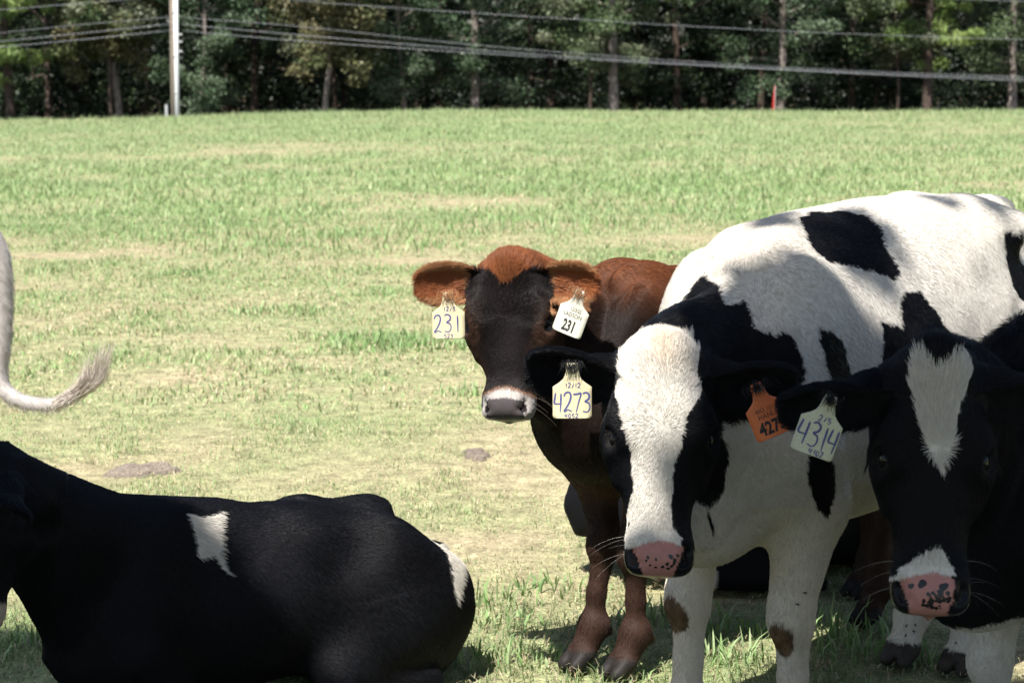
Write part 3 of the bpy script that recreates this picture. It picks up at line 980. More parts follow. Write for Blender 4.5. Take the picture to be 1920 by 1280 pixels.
    def build_hind_leg(self, sg, dx=0.0, dy=0.0):
        f, s = self.f, self.s
        S = lambda x, y, z: np.array([x * s, sg * y * s, z * s])
        y = 0.13 + dy
        f.bone(S(-0.56, 0.15, 0.82), S(-0.50, 0.165, 0.66), 0.13 * s, 0.10 * s, 0.06)
        f.bone(S(-0.52, 0.16, 0.66), S(-0.70 + dx * .5, y + .01, 0.47), 0.095 * s, 0.052 * s, 0.04)
        f.bone(S(-0.735 + dx * .5, y, 0.475), S(-0.70 + dx * .6, y, 0.39), 0.040 * s, 0.042 * s, 0.02)
        f.bone(S(-0.70 + dx * .6, y, 0.40), S(-0.70 + dx, y, 0.24), 0.041 * s, 0.031 * s, 0.02)
        f.bone(S(-0.70 + dx, y, 0.24), S(-0.70 + dx, y, 0.125), 0.031 * s, 0.038 * s, 0.02)
        f.bone(S(-0.74, 0.12, 0.72), S(-0.73 + dx * .5, y, 0.50), 0.06 * s, 0.022 * s, 0.04)      # hamstring
        self.hoof(np.array([(-0.70 + dx) * s, sg * y * s, 0.125 * s]))

    def build_neck(self, pts, rh, rw, side=(0, 1, 0)):
        pts = catmull(pts, 4)
        u = np.linspace(0, 1, len(pts)); k = np.linspace(0, 1, len(rh))
        rh = np.interp(u, k, rh); rw = np.interp(u, k, rw)
        for i in range(len(pts) - 1):
            self.f.bone(pts[i], pts[i + 1], rh[i], rh[i + 1], 0.03, side, (rw[i] + rw[i + 1]) / (rh[i] + rh[i + 1]))

    def build_head(self):
        f, L, M = self.f, self.HL, self.HR
        B = HEAD_D
        D = np.stack([B[:, 0], B[:, 2], B[:, 3], B[:, 1], B[:, 4], B[:, 4]], -1)
        def fn(P):
            return loft(self.HI(P), D, L)
        c = np.array([self.H((t, y, z)) for t in (-0.08, 1.04) for y in (-.25, .25) for z in (-.45, .12)])
        f.put(fn, c.min(0), c.max(0), 0.05)
        b = lambda q, r, k=0.02, cut=False: f.ball(self.H(q), np.asarray(r) * L, M, k, cut)
        b((0.02, 0, 0.02), (0.075, 0.10, 0.06), 0.05)                       # poll
        for sg in (1, -1):
            b((0.345, sg * 0.165, 0.022), (0.075, 0.045, 0.036), 0.045)     # brow
            b((0.41, sg * 0.195, -0.045), (0.078, 0.035, 0.060), 0.03)      # orbit
            b((0.408, sg * 0.218, 0.022), (0.054, 0.044, 0.036), 0.010, True)   # eye opening
            b((0.50, sg * 0.165, -0.09), (0.10, 0.035, 0.05), 0.05)         # cheek crest
            b((0.30, sg * 0.14, -0.27), (0.14, 0.06, 0.11), 0.05)           # jaw muscle
            b((0.91, sg * 0.085, -0.02), (0.085, 0.052, 0.060), 0.04)       # nostril wing
            b((0.88, sg * 0.070, -0.12), (0.085, 0.055, 0.07), 0.03)        # lip
            b((0.952, sg * 0.092, 0.030), (0.034, 0.036, 0.100), 0.010, True)    # nostril
            b((0.918, sg * 0.116, 0.035), (0.036, 0.020, 0.045), 0.016, True)
        b((0.94, 0, 0.0), (0.06, 0.10, 0.055), 0.03)                        # nose pad
        b((0.885, 0, -0.195), (0.08, 0.075, 0.045), 0.02)                   # chin
        f.bone(self.H((1.0, 0.03, -0.150)), self.H((0.78, 0.140, -0.165)), 0.006 * L, 0.006 * L, 0.010, cut=True)
        f.bone(self.H((1.0, -0.03, -0.150)), self.H((0.78, -0.140, -0.165)), 0.006 * L, 0.006 * L, 0.010, cut=True)

    def add_eyes(self):
        L = self.HL
        for sg in (1, -1):
            n_ = 16
            th = np.linspace(0, math.pi, n_ // 2 + 1); ph = np.linspace(0, 2 * math.pi, n_, endpoint=False)
            V = np.array([(math.sin(a) * math.cos(b), math.sin(a) * math.sin(b), math.cos(a)) for a in th for b in ph])
            Fq = [(i * n_ + j, (i + 1) * n_ + j, (i + 1) * n_ + (j + 1) % n_, i * n_ + (j + 1) % n_) for i in range(n_ // 2) for j in range(n_)]
            V = V * np.array([0.046, 0.038, 0.040]) * L
            P = self.H((0.408, sg * 0.176, -0.004)) + V @ self.HR.T
            me = fast_mesh("eye", self.W(P) - self.loc, Fq)
            eo = mesh_obj("eye", me, MAT["eye"], self.obj)
            # lid: a soft rim round the opening, facing outward and forward
            out = nrm((0, sg * 0.78, 0.62)); u_ = np.array([1.0, 0, 0]); v_ = np.cross(out, u_)
            ctr = np.array([0.408, sg * 0.176 * self.lw(0.408), -0.004]) + out * 0.026
            aa = np.linspace(0, 2 * math.pi, 25)
            ring = [self.HO + self.HR @ ((ctr + u_ * math.cos(a) * 0.043 * (1.0 if math.cos(a) > 0 else 0.92) + v_ * math.sin(a) * 0.031) * L) for a in aa]
            lm = tube_mesh("eyelid", self.W(np.array(ring)) - self.loc, 0.0085 * L, 8, cap=False)
            mesh_obj("eyelid", lm, MAT["lid"], self.obj)

    def build_ear(self, sg, axis_w, face_w, length=0.20, width=0.060, base=(0.10, 0.165, -0.10), cup=0.045, droop=0.0):
        """axis and opening direction in world terms"""
        f = self.f
        o = self.H((base[0], sg * base[1], base[2]))
        a = nrm(self.LD(axis_w)); n = self.LD(face_w); n = nrm(n - a * (n @ a)); v = np.cross(a, n)
        if v[2] < 0: v = -v
        self.ears.append((o, a, n, v, length, width, sg))
        sx = np.array([0, .12, .3, .5, .7, .85, .95, 1.0]); wx = np.array([.45, .58, .86, 1.0, 1.0, .86, .66, .45]) * width
        def fn(P):
            q = P - o
            s_ = (q @ a) / length; vv = q @ v; nn = q @ n
            w = np.interp(s_, sx, wx)
            c = cup * np.minimum((vv / np.maximum(w, 1e-3)) ** 2, 1.5) * np.clip(1.35 - s_, 0, 1) - droop * s_ * s_
            th = 0.0095 + 0.012 * np.clip(0.35 - s_, 0, 1)
            e = np.maximum(np.maximum(s_ - 0.96, -s_ - 0.02) * length, 0)
            return (np.sqrt(np.maximum(np.abs(vv) - w + th, 0) ** 2 + (nn - c) ** 2 + e * e) - th) * 0.85
        e = o + a * length
        f.put(fn, np.minimum(o, e) - width - 0.03, np.maximum(o, e) + width + 0.03, 0.012)
        f.bone(o - a * 0.05, o + a * 0.05, 0.045, 0.026, 0.03)

    def build_tail(self, pts, rad):
        p = catmull(pts, 4)
        r = np.interp(np.linspace(0, 1, len(p)), np.linspace(0, 1, len(rad)), rad)
        for i in range(len(p) - 1):
            self.f.bone(p[i], p[i + 1], r[i], r[i + 1], 0.015)

    # ---- hair flow at local points
    def flow(self, P, Nn):
        g = np.tile(np.array([-0.55, 0.0, -0.75]), (len(P), 1))
        if not isinstance(self, LyingCow):
            lk = np.clip((0.56 * self.s - P[:, 2]) / 0.12, 0, 1)[:, None]
            g = g * (1 - lk) + np.array([0.05, 0, -1.0]) * lk
        if hasattr(self, 'HO'):
            q = self.HI(P)
            hd = (q[:, 0] > -0.12) & (q[:, 0] < 1.08) & (np.abs(q[:, 1]) < 0.30) & (q[:, 2] > -0.5) & (q[:, 2] < 0.2)
            up = np.clip((0.36 - q[:, 0]) * 12, -1, 1)
            lat = np.exp(-((q[:, 0] - 0.36) / 0.12) ** 2)
            hg = np.stack([-up, np.sign(q[:, 1]) * np.clip(np.abs(q[:, 1]) * 8, 0, 1) * (0.25 + 0.6 * lat), -0.25 + 0 * up], -1)
            g[hd] = (hg @ self.HR.T)[hd]
            for (o, a, n, v, le, wi, sg) in self.ears:
                w = P - o; s_ = (w @ a) / le
                m = (s_ > 0.12) & (s_ < 1.1) & (np.abs(w @ v) < wi * 1.3) & (np.abs(w @ n) < 0.09) & (np.abs(q[:, 1]) > 0.215)
                eg = a[None] * 0.8 + v[None] * (w @ v / wi)[:, None] * 0.5 + n[None] * 0.25
                g[m] = eg[m]
        g = g + 0.0
        g -= Nn * (g * Nn).sum(1)[:, None]
        g /= np.linalg.norm(g, axis=1)[:, None] + 1e-9
        return g

    def finish(self, coat, label, group=None, hair=120000, hair_rad=0.00036, view_cull=True):
        V, F = self.f.skin()
        self.f = None
        W = self.W(V) - self.loc
        me = fast_mesh("cow_body", W, F)
        c = coat(self, V)
        set_color(me, c["col"])
        a = me.attributes.new("wet", 'FLOAT', 'POINT')
        a.data.foreach_set("value", c["wet"].astype(np.float32))
        o = mesh_obj(self.name, me, MAT["coat"])
        o.location = self.loc
        tag(o, label, "cow", group)
        self.obj = o
        if hasattr(self, 'HO'):
            self.add_eyes()
        if hair and HAIR:
            self.make_hair(V, F, coat, hair, hair_rad)
        return o

    def make_hair(self, V, F, coat, n, rad):
        tri = np.concatenate([F[:, [0, 1, 2]], F[:, [0, 2, 3]]])
        A, B, C = V[tri[:, 0]], V[tri[:, 1]], V[tri[:, 2]]
        fn = np.cross(B - A, C - A); ar = np.linalg.norm(fn, axis=1)
        VN = np.stack([sum(np.bincount(tri[:, c], fn[:, a_], len(V)) for c in range(3)) for a_ in range(3)], -1)
        VN /= np.linalg.norm(VN, axis=1)[:, None] + 1e-12
        w = ar.copy()
        cen = (A + B + C) / 3
        if hasattr(self, 'HO'):
            q = self.HI(cen)
            hd = (q[:, 0] > -0.15) & (q[:, 0] < 1.1) & (np.abs(q[:, 1]) < 0.7) & (q[:, 2] > -0.5) & (q[:, 2] < 0.35)
            w[hd] *= 2.8
        # strands mostly on the flanks that can be seen from round the photographer's side
        cen_w = self.W(cen); toc = np.array([0, 0, CAM_H]) - cen_w
        facing = ((fn @ self.RW.T) * toc).sum(1) / (ar * np.linalg.norm(toc, axis=1) + 1e-9)
        w *= np.where(facing > -0.35, 1.0, 0.15)
        r = np.random.default_rng(sum(map(ord, self.name)) + n)
        pick = r.choice(len(tri), n, p=w / w.sum())
        u, v = r.random(n), r.random(n)
        fl = u + v > 1
        u[fl], v[fl] = 1 - u[fl], 1 - v[fl]
        T = tri[pick]
        k0, k1, k2 = (1 - u - v)[:, None], u[:, None], v[:, None]
        P = k0 * V[T[:, 0]] + k1 * V[T[:, 1]] + k2 * V[T[:, 2]]
        Nn = k0 * VN[T[:, 0]] + k1 * VN[T[:, 1]] + k2 * VN[T[:, 2]]
        Nn /= np.linalg.norm(Nn, axis=1)[:, None]
        c = coat(self, P)
        ln = c["hair"]
        keep = ln > 0.001
        P, Nn, ln = P[keep], Nn[keep], ln[keep]
        col = c["col"][keep]; lift = c["lift"][keep]
        n = len(P)
        g = self.flow(P, Nn)
        ln = ln * r.uniform(0.6, 1.25, n)
        side = np.cross(Nn, g)
        sw = vnoise(P, 9.0, 3)[:, None] * 0.35 + vnoise(P, 40.0, 4)[:, None] * 0.2 + r.normal(0, 0.12, (n, 1))
        d = g + side * sw
        d /= np.linalg.norm(d, axis=1)[:, None]
        up = (lift * r.uniform(0.6, 1.4, n))[:, None]
        k = 4
        pts = np.empty((n, k, 3), np.float32)
        root = P - Nn * 0.0004
        for i in range(k):
            t = i / (k - 1)
            pts[:, i] = root + d * (ln * t)[:, None] + Nn * (ln[:, None] * up * (t - 0.45 * t * t) * 1.6)
        pts = (pts.reshape(-1, 3) @ self.RW.T.astype(np.float32))
        hc = bpy.data.hair_curves.new("coat_hair")
        hc.add_curves([k] * n)
        hc.points.foreach_set("position", pts.ravel().astype(np.float32))
        rr = np.tile(np.array([1.0, 0.95, 0.75, 0.25], np.float32) * rad, n)
        ra = hc.attributes.get("radius") or hc.attributes.new("radius", 'FLOAT', 'POINT')
        ra.data.foreach_set("value", rr)
        ca = hc.attributes.new("col", 'FLOAT_COLOR', 'CURVE')
        cc = np.ones((n, 4), np.float32)
        cc[:, :3] = col * r.uniform(0.82, 1.12, (n, 1))
        ca.data.foreach_set("color", cc.ravel())
        hc.materials.append(MAT["hair"])
        ho = bpy.data.objects.new("coat_hair", hc)
        COL.objects.link(ho)
        ho.parent = self.obj
        ho["kind"] = "stuff"

HAIR = True
MAT = {}
def cow_materials():
    m, nt, b = new_mat("coat")
    at_ = N(nt, "ShaderNodeAttribute", attribute_name="col")
    we = N(nt, "ShaderNodeAttribute", attribute_name="wet")
    no = N(nt, "ShaderNodeTexNoise"); no.inputs["Scale"].default_value = 160; no.inputs["Detail"].default_value = 3
    mp = N(nt, "ShaderNodeMapRange"); mp.inputs["To Min"].default_value = 0.8; mp.inputs["To Max"].default_value = 1.1
    mx = N(nt, "ShaderNodeMix", data_type='RGBA', blend_type='MULTIPLY'); mx.inputs["Factor"].default_value = 1.0
    nt.links.new(no.outputs["Fac"], mp.inputs["Value"])
    nt.links.new(at_.outputs["Color"], mx.inputs[6]); nt.links.new(mp.outputs[0], mx.inputs[7])
    nt.links.new(mx.outputs[2], b.inputs["Base Color"])
    rr = N(nt, "ShaderNodeMapRange"); rr.inputs["To Min"].default_value = 0.62; rr.inputs["To Max"].default_value = 0.22
    nt.links.new(we.outputs["Fac"], rr.inputs["Value"]); nt.links.new(rr.outputs[0], b.inputs["Roughness"])
    b.inputs["Specular IOR Level"].default_value = 0.12
    vo = N(nt, "ShaderNodeTexVoronoi"); vo.inputs["Scale"].default_value = 320
    bu = N(nt, "ShaderNodeBump"); bu.inputs["Strength"].default_value = 0.25; bu.inputs["Distance"].default_value = 0.0015
    nt.links.new(vo.outputs["Distance"], bu.inputs["Height"]); nt.links.new(bu.outputs[0], b.inputs["Normal"])
    MAT["coat"] = m
    m, nt, b = new_mat("hair")
    at_ = N(nt, "ShaderNodeAttribute", attribute_name="col")
    nt.links.new(at_.outputs["Color"], b.inputs["Base Color"])
    b.inputs["Roughness"].default_value = 0.42
    b.inputs["Specular IOR Level"].default_value = 0.19
    MAT["hair"] = m
    m, nt, b = new_mat("eye")
    b.inputs["Base Color"].default_value = (0.006, 0.005, 0.005, 1); b.inputs["Roughness"].default_value = 0.03
    b.inputs["Specular IOR Level"].default_value = 0.35
    MAT["eye"] = m
    m, nt, b = new_mat("lid")
    no = N(nt, "ShaderNodeTexNoise"); no.inputs["Scale"].default_value = 300
    cr = N(nt, "ShaderNodeValToRGB"); cr.color_ramp.elements[0].color = (0.004, 0.0035, 0.0035, 1); cr.color_ramp.elements[1].color = (0.014, 0.011, 0.010, 1)
    nt.links.new(no.outputs["Fac"], cr.inputs[0]); nt.links.new(cr.outputs[0], b.inputs["Base Color"]); b.inputs["Roughness"].default_value = 0.6; b.inputs["Specular IOR Level"].default_value = 0.15
    MAT["lid"] = m
    def tagmat(name, c):
        m, nt, b = new_mat(name)
        no = N(nt, "ShaderNodeTexNoise"); no.inputs["Scale"].default_value = 60; no.inputs["Detail"].default_value = 5
        cr = N(nt, "ShaderNodeValToRGB")
        cr.color_ramp.elements[0].position = 0.30; cr.color_ramp.elements[1].position = 0.62
        cr.color_ramp.elements[0].color = (c[0] * .62, c[1] * .6, c[2] * .55, 1); cr.color_ramp.elements[1].color = (*c, 1)
        nt.links.new(no.outputs["Fac"], cr.inputs[0]); nt.links.new(cr.outputs[0], b.inputs["Base Color"])
        b.inputs["Roughness"].default_value = 0.42
        b.inputs["Subsurface Weight"].default_value = 0.0
        MAT[name] = m
    tagmat("tag_yellow", (0.72, 0.63, 0.40))
    tagmat("tag_white", (0.74, 0.72, 0.60))
    tagmat("tag_pale", (0.62, 0.62, 0.44))
    tagmat("tag_orange", (0.80, 0.20, 0.06))
    def plain(name, c, r=0.6):
        m, nt, b = new_mat(name)
        no = N(nt, "ShaderNodeTexNoise"); no.inputs["Scale"].default_value = 400
        mp = N(nt, "ShaderNodeMapRange"); mp.inputs["To Min"].default_value = 0.7; mp.inputs["To Max"].default_value = 1.25
        mx = N(nt, "ShaderNodeMix", data_type='RGBA', blend_type='MULTIPLY'); mx.inputs["Factor"].default_value = 1.0
        mx.inputs[6].default_value = (*c, 1)
        nt.links.new(no.outputs["Fac"], mp.inputs["Value"]); nt.links.new(mp.outputs[0], mx.inputs[7]); nt.links.new(mx.outputs[2], b.inputs["Base Color"])
        b.inputs["Roughness"].default_value = r
        MAT[name] = m
    plain("ink_blue", (0.06, 0.07, 0.20))
    plain("ink_black", (0.015, 0.015, 0.018))
    plain("stud", (0.35, 0.33, 0.24), 0.4)
    plain("fly", (0.01, 0.01, 0.012), 0.3)
cow_materials()

# ------------------------------------------------------------------ the cows
BLACK = np.array([0.0054, 0.0056, 0.0074])
WHITE = np.array([0.70, 0.655, 0.585])
PINK = np.array([0.50, 0.235, 0.20])

# coat patches: (distance along the body, angle round it from the spine, left positive), or (along the face, across it)
P4273_back = [(0.265, 0.079), (0.192, 0.06), (0.1, 0.099), (0.037, 0.184), (0.033, 0.297), (0.079, 0.446), (0.063, 0.582), (0.099, 0.623), (0.152, 0.543), (0.235, 0.408), (0.284, 0.391), (0.312, 0.315), (0.325, 0.241)]
P4273_neck = [(0.748, 0.146), (0.528, -0.343), (0.496, -0.203), (0.538, 0.009), (0.578, 0.191), (0.537, 0.253), (0.545, 0.432), (0.54, 0.662), (0.513, 0.74), (0.499, 0.886), (0.494, 1.123), (0.54, 1.408), (0.649, 1.343), (0.684, 1.348), (0.634, 2.03), (0.633, 2.466), (0.63, 2.757), (0.643, 2.894), (0.832, 2.173), (0.818, 1.126)]
P4273_dot = [(0.439, 0.808), (0.404, 0.857), (0.361, 0.969), (0.326, 1.257), (0.347, 1.535), (0.402, 1.526), (0.422, 1.213), (0.437, 1.038), (0.45, 0.904)]
P4273_flank = [(0.089, 0.71), (0.024, 0.751), (0.003, 0.878), (-0.049, 1.088), (-0.105, 1.375), (-0.092, 1.743), (0.039, 1.786), (0.159, 1.535), (0.198, 1.202), (0.181, 0.851), (0.122, 0.951), (0.107, 0.792)]
P4273_rear = [(-0.446, 0.516), (-0.503, 0.62), (-0.622, 0.657), (-0.507, 0.998), (-0.436, 0.815)]
P4273_elbow = [(0.531, 1.871), (0.502, 1.837), (0.472, 1.944), (0.44, 2.124), (0.444, 2.351), (0.475, 2.303), (0.525, 2.101)]
F4273 = [(0.018, -0.208), (-0.063, -0.117), (-0.058, -0.01), (-0.06, 0.127), (0.013, 0.182), (0.114, 0.149), (0.196, 0.162), (0.307, 0.102), (0.424, 0.083), (0.518, 0.053), (0.659, 0.051), (0.788, 0.045), (0.833, 0.093), (0.915, 0.093), (0.921, -0.152), (0.83, -0.146), (0.732, -0.141), (0.615, -0.114), (0.451, -0.12), (0.336, -0.154), (0.227, -0.193), (0.12, -0.198)]
F4314 = [(-0.001, -0.112), (-0.001, -0.059), (0.05, -0.011), (0.01, 0.076), (-0.018, 0.164), (0.064, 0.158), (0.192, 0.091), (0.338, 0.06), (0.447, 0.028), (0.372, -0.021), (0.259, -0.064), (0.114, -0.118)]
S4314 = [(0.833, -0.129), (0.778, -0.061), (0.729, 0.03), (0.784, 0.062), (0.844, 0.087), (0.877, 0.021), (0.903, -0.1), (0.957, -0.107), (0.917, -0.133)]
LYshoulder = [(0.167, 0.186), (0.137, 0.218), (0.099, 0.21), (0.067, 0.177), (0.097, 0.324), (0.106, 0.441), (0.101, 0.563), (0.124, 0.43), (0.166, 0.441), (0.161, 0.34)]
LYrump = [(-0.48, 0.437), (-0.596, 0.037), (-0.616, 0.012), (-0.573, 0.658), (-0.515, 1.078), (-0.499, 1.215), (-0.494, 0.964), (-0.504, 0.647)]
F231_dark = [(0.232, -0.229), (0.093, -0.182), (0.084, 0.009), (0.093, 0.173), (0.183, 0.238), (0.435, 0.24), (0.673, 0.161), (0.776, 0.141), (0.787, -0.136), (0.574, -0.186)]

def base_coat(P, col, hair=0.012, lift=0.22):
    n = len(P)
    return dict(col=np.tile(np.asarray(col, float), (n, 1)), wet=np.zeros(n), hair=np.full(n, hair), lift=np.full(n, lift))

def ragged(P, amp=0.004):
    """wander of a patch edge, as tufts of hair make it"""
    return np.stack([vnoise(P, 95.0, s) * amp * 0.45 + vnoise(P, 30.0, s + 5) * amp * 1.1 for s in (1, 2, 3)], -1)

def on_side(c, P, poly, zc, amp=0.006):
    Q = P + ragged(P, amp)
    return in_poly(Q[:, 0], np.arctan2(Q[:, 1], Q[:, 2] - zc), poly)

def head_parts(c, P):
    q = c.HI(P)
    hd = (q[:, 0] > -0.10) & (q[:, 0] < 1.1) & (np.abs(q[:, 1]) < 0.245) & (q[:, 2] > np.interp(q[:, 0], HEAD_D[:, 0], HEAD_D[:, 3]) - 0.035) & (q[:, 2] < 0.25)
    ear = np.zeros(len(P), bool); rim = np.zeros(len(P)); inner = np.zeros(len(P)); along = np.zeros(len(P))
    for (o, a, n, v, le, wi, sg) in c.ears:
        w = P - o; s_ = (w @ a) / le
        m = (s_ > -0.05) & (s_ < 1.15) & (np.abs(w @ v) < wi * 1.35) & (np.abs(w @ n) < 0.10) & (np.abs(q[:, 1]) > 0.215)
        ear |= m
        rim = np.where(m, np.clip(np.abs(w @ v) / wi, 0, 1.2), rim); along = np.where(m, s_, along)
        inner = np.where(m, (w @ n) , inner)
    return q, hd, ear, rim, along

def shade_col(d, P, amt=0.10, seed=9):
    d["col"] *= (1 + amt * vnoise(P, 7.0, seed) + amt * 0.6 * vnoise(P, 40.0, seed + 1))[:, None]

def bare_nose(c, P, d, q, hd, pad, side, t0=0.875, w=0.105, skew=0.0):
    """hairless nose pad between and round the nostrils"""
    front = hd & (q[:, 0] > t0 - 0.02 * np.cos(q[:, 1] * 18)) & (q[:, 2] > -0.14) & (np.abs(q[:, 1]) < 0.165)
    d["col"][front] = side
    mid = front & (np.abs(q[:, 1] + skew + 0.004 * vnoise(P, 60, 4)) < w * (1.25 - 4.0 * np.clip(q[:, 0] - t0, 0, 0.12)))
    d["col"][mid] = pad
    hole = np.zeros(len(P), bool)
    for sg in (1, -1):
        hole |= front & (((q[:, 0] - 0.945) / 0.032) ** 2 + ((q[:, 1] - sg * 0.092) / 0.036) ** 2 < 1) & (q[:, 2] < 0.020)
    d["col"][hole] = (0.012, 0.009, 0.009)
    d["wet"][front] = 1.0
    d["hair"][front] = 0.0
    lip = hd & (q[:, 0] > 0.80) & ~front
    d["hair"][lip] = 0.006

def eye_rim(d, q, hd, col=(0.0042, 0.0036, 0.0036)):
    for sg in (1, -1):
        e = ((q[:, 0] - 0.408) / 0.058) ** 2 + ((q[:, 1] - sg * 0.185) / 0.05) ** 2 + ((q[:, 2] - 0.008) / 0.05) ** 2
        m = hd & (e < 1)
        d["col"][m] = col; d["hair"][m] = 0.004
        d["hair"][hd & (e < 0.55)] = 0.0

def hoofs(c, P, d, col=(0.055, 0.046, 0.040)):
    m = P[:, 2] < 0.066 * c.s
    d["col"][m] = np.asarray(col) * (1 + 0.4 * vnoise(P[m], 60, 3))[:, None]; d["hair"][m] = 0; d["wet"][m] = 0.2

def std_build(c, front=((0, 0), (0, 0)), hind=((0, 0), (0, 0)), neck=None, bony=1.0, ears=(), h=0.011, hf=0.005, head=True, pad_lo=(0, 0, 0), stand=True, legs=None, tail=None):
    s = c.s
    lo = np.array([-1.06 * s, -0.40, -0.01]); hi = np.array([0.80 * s, 0.40, 1.30 * s])
    flo, fhi = np.array([9., 9, 9]), np.array([-9., -9, -9])
    if head:
        pts = np.array([c.H((t, y, z)) for t in (-0.12, 1.08) for y in (-.28, .28) for z in (-.48, .14)])
        e = []
        for (sg, ax, fc, kw) in ears:
            b = c.H((0.10, sg * 0.165, -0.10)); e += [b + nrm(c.LD(ax)) * (kw.get('length', 0.2) + 0.02) + np.array(o) for o in ((.05, .05, .06), (-.05, -.05, -.06))]
        pts = np.vstack([pts] + ([np.array(e)] if e else []))
        flo, fhi = pts.min(0) - 0.01, pts.max(0) + 0.01
        lo = np.minimum(lo, flo - 0.03); hi = np.maximum(hi, fhi + 0.03)
    if tail is not None:
        lo = np.minimum(lo, np.min(tail[0], 0) - 0.06); hi = np.maximum(hi, np.max(tail[0], 0) + 0.06)
    c.grid(lo, hi, h, hf, (flo, fhi))
    c.build_trunk(bony, stand)
    if stand:
        c.build_front_leg(1, *front[0]); c.build_front_leg(-1, *front[1])
        c.build_hind_leg(1, *hind[0]); c.build_hind_leg(-1, *hind[1])
    elif legs:
        legs(c)
    if neck is not None:
        c.build_neck(*neck)
    if tail is not None:
        c.build_tail(*tail)
    if head:
        c.build_head()
        for (sg, ax, fc, kw) in ears:
            c.build_ear(sg, ax, fc, **kw)

def heading(dx, dy):
    return math.atan2(dy, dx)

COWS = {}

def neck_to_head(c, up=1.0, dewlap=0.0):
    """stations from inside the shoulders to the back of the head"""
    s = c.s
    a = np.array([0.34 * s, 0, 0.90 * s + c.lift])
    b = np.array([0.52 * s, 0, 0.86 * s + c.lift])
    e = c.H((0.13, 0, -0.16))
    back = e - a
    m = b * 0.45 + e * 0.55 + np.array([0, 0, 0.02])
    side = nrm(np.cross(nrm(e - b), (0, 0, 1.0)))
    return ([a, b, m, e], [0.195 * s, 0.162 * s, 0.118 * s, 0.090 * s], [0.115 * s, 0.092 * s, 0.078 * s, 0.074 * s], side)

def band(x, a, b):
    return np.clip((x - a) / (b - a), 0, 1)

def muzzle_mask(q, t0=0.855, wid=0.135):
    return (q[:, 0] > t0) & (np.abs(q[:, 1]) < wid) & (q[:, 2] > -0.5) & (q[:, 2] < 0.2)

# ---- black and white heifer 4273
def coat_4273(c, P):
    d = base_coat(P, WHITE, 0.011, 0.19)
    shade_col(d, P, 0.06)
    col = d["col"]
    blk = np.zeros(len(P), bool)
    for poly in (P4273_back, P4273_neck, P4273_dot, P4273_flank, P4273_rear, P4273_elbow):
        blk |= on_side(c, P, poly, 0.8)
    # black neck, white only along the far side of its crest
    Qn = P + ragged(P, 0.008)
    blk |= (Qn[:, 0] > 0.60) & (Qn[:, 2] > 0.80) & (Qn[:, 1] > -0.045 + 0.10 * np.clip(0.72 - Qn[:, 0], 0, 1))
    # dark strip under the ear, down the side of the throat
    a_, b_ = np.array([0.75, 0.100, 0.90]), np.array([0.63, 0.040, 0.66])
    Qx = P + ragged(P, 0.006)
    t_ = np.clip(((Qx - a_) @ (b_ - a_)) / ((b_ - a_) @ (b_ - a_)), 0, 1)
    blk |= np.linalg.norm(Qx - a_ - t_[:, None] * (b_ - a_), axis=1) < 0.050 - 0.012 * t_
    # the far side carries patches of its own
    for poly in ([(0.35, -0.5), (0.05, -0.4), (-0.05, -1.3), (0.3, -1.6)], [(-0.45, -0.7), (-0.75, -0.6), (-0.7, -1.6), (-0.4, -1.5)]):
        blk |= on_side(c, P, poly, 0.8)
    q, hd, ear, rim, along = head_parts(c, P)
    blk |= hd | ear
    Q = q + ragged(P, 0.010)
    blaze = hd & in_poly(Q[:, 0], Q[:, 1], F4273) & (q[:, 2] > -0.10)
    blaze |= hd & (Q[:, 0] < 0.10) & (Q[:, 0] > -0.08) & (np.abs(Q[:, 1] + 0.01) < 0.16) & (q[:, 2] > -0.085)
    blk &= ~blaze
    col[blk] = BLACK * (1 + 0.3 * vnoise(P[blk], 12, 2))[:, None]
    poll = blaze & (q[:, 0] < 0.14)
    tk = 0.75 * (band(0.16 - q[:, 0], 0, 0.1) * np.exp(-(q[:, 1] / 0.10) ** 2) * (0.75 + 0.5 * vnoise(P, 30, 3)))[poll][:, None]
    col[poll] = col[poll] * (1 - tk) + np.array([0.58, 0.47, 0.35]) * tk
    d["hair"][hd] = 0.008; d["lift"][hd] = 0.20
    d["hair"][poll] = (0.008 + 0.011 * band(0.14 - q[:, 0], 0.0, 0.14))[poll]
    d["hair"][ear] = np.where(rim[ear] > 0.75, 0.012, 0.010); d["lift"][ear] = 0.30
    bare_nose(c, P, d, q, hd, PINK, BLACK * 1.6, 0.872, 0.092, 0.008)
    eye_rim(d, q, hd)
    # faint stains on the white
    wt = ~blk & (d["wet"] < 0.5)
    st = np.clip(vnoise(P, 3.2, 41) * 0.7 + vnoise(P, 9.0, 42) * 0.5 - 0.25, 0, 1)[:, None] * 0.45 * (~hd)[:, None]
    col[wt] = (col * (1 - st) + np.array([0.42, 0.33, 0.24]) * st)[wt]
    # mud on the knees
    for kx, ky, kz, r_ in ((0.478, -0.14, 0.325, 0.036), (0.482, 0.118, 0.30, 0.044)):
        m = (np.linalg.norm((P - np.array([kx, ky, kz])) / np.array([1.0, 1, 1.15]), axis=1) + 0.012 * vnoise(P, 30, 6)) < r_
        col[m] = np.array([0.16, 0.105, 0.065]) * (1 + 0.5 * vnoise(P[m], 60, 7))[:, None]
    low = (P[:, 2] < 0.62) & ~blk & ~hd & (P[:, 0] > 0.05)
    col[low] *= np.array([1.0, 0.96, 0.90])
    hoofs(c, P, d)
    return d
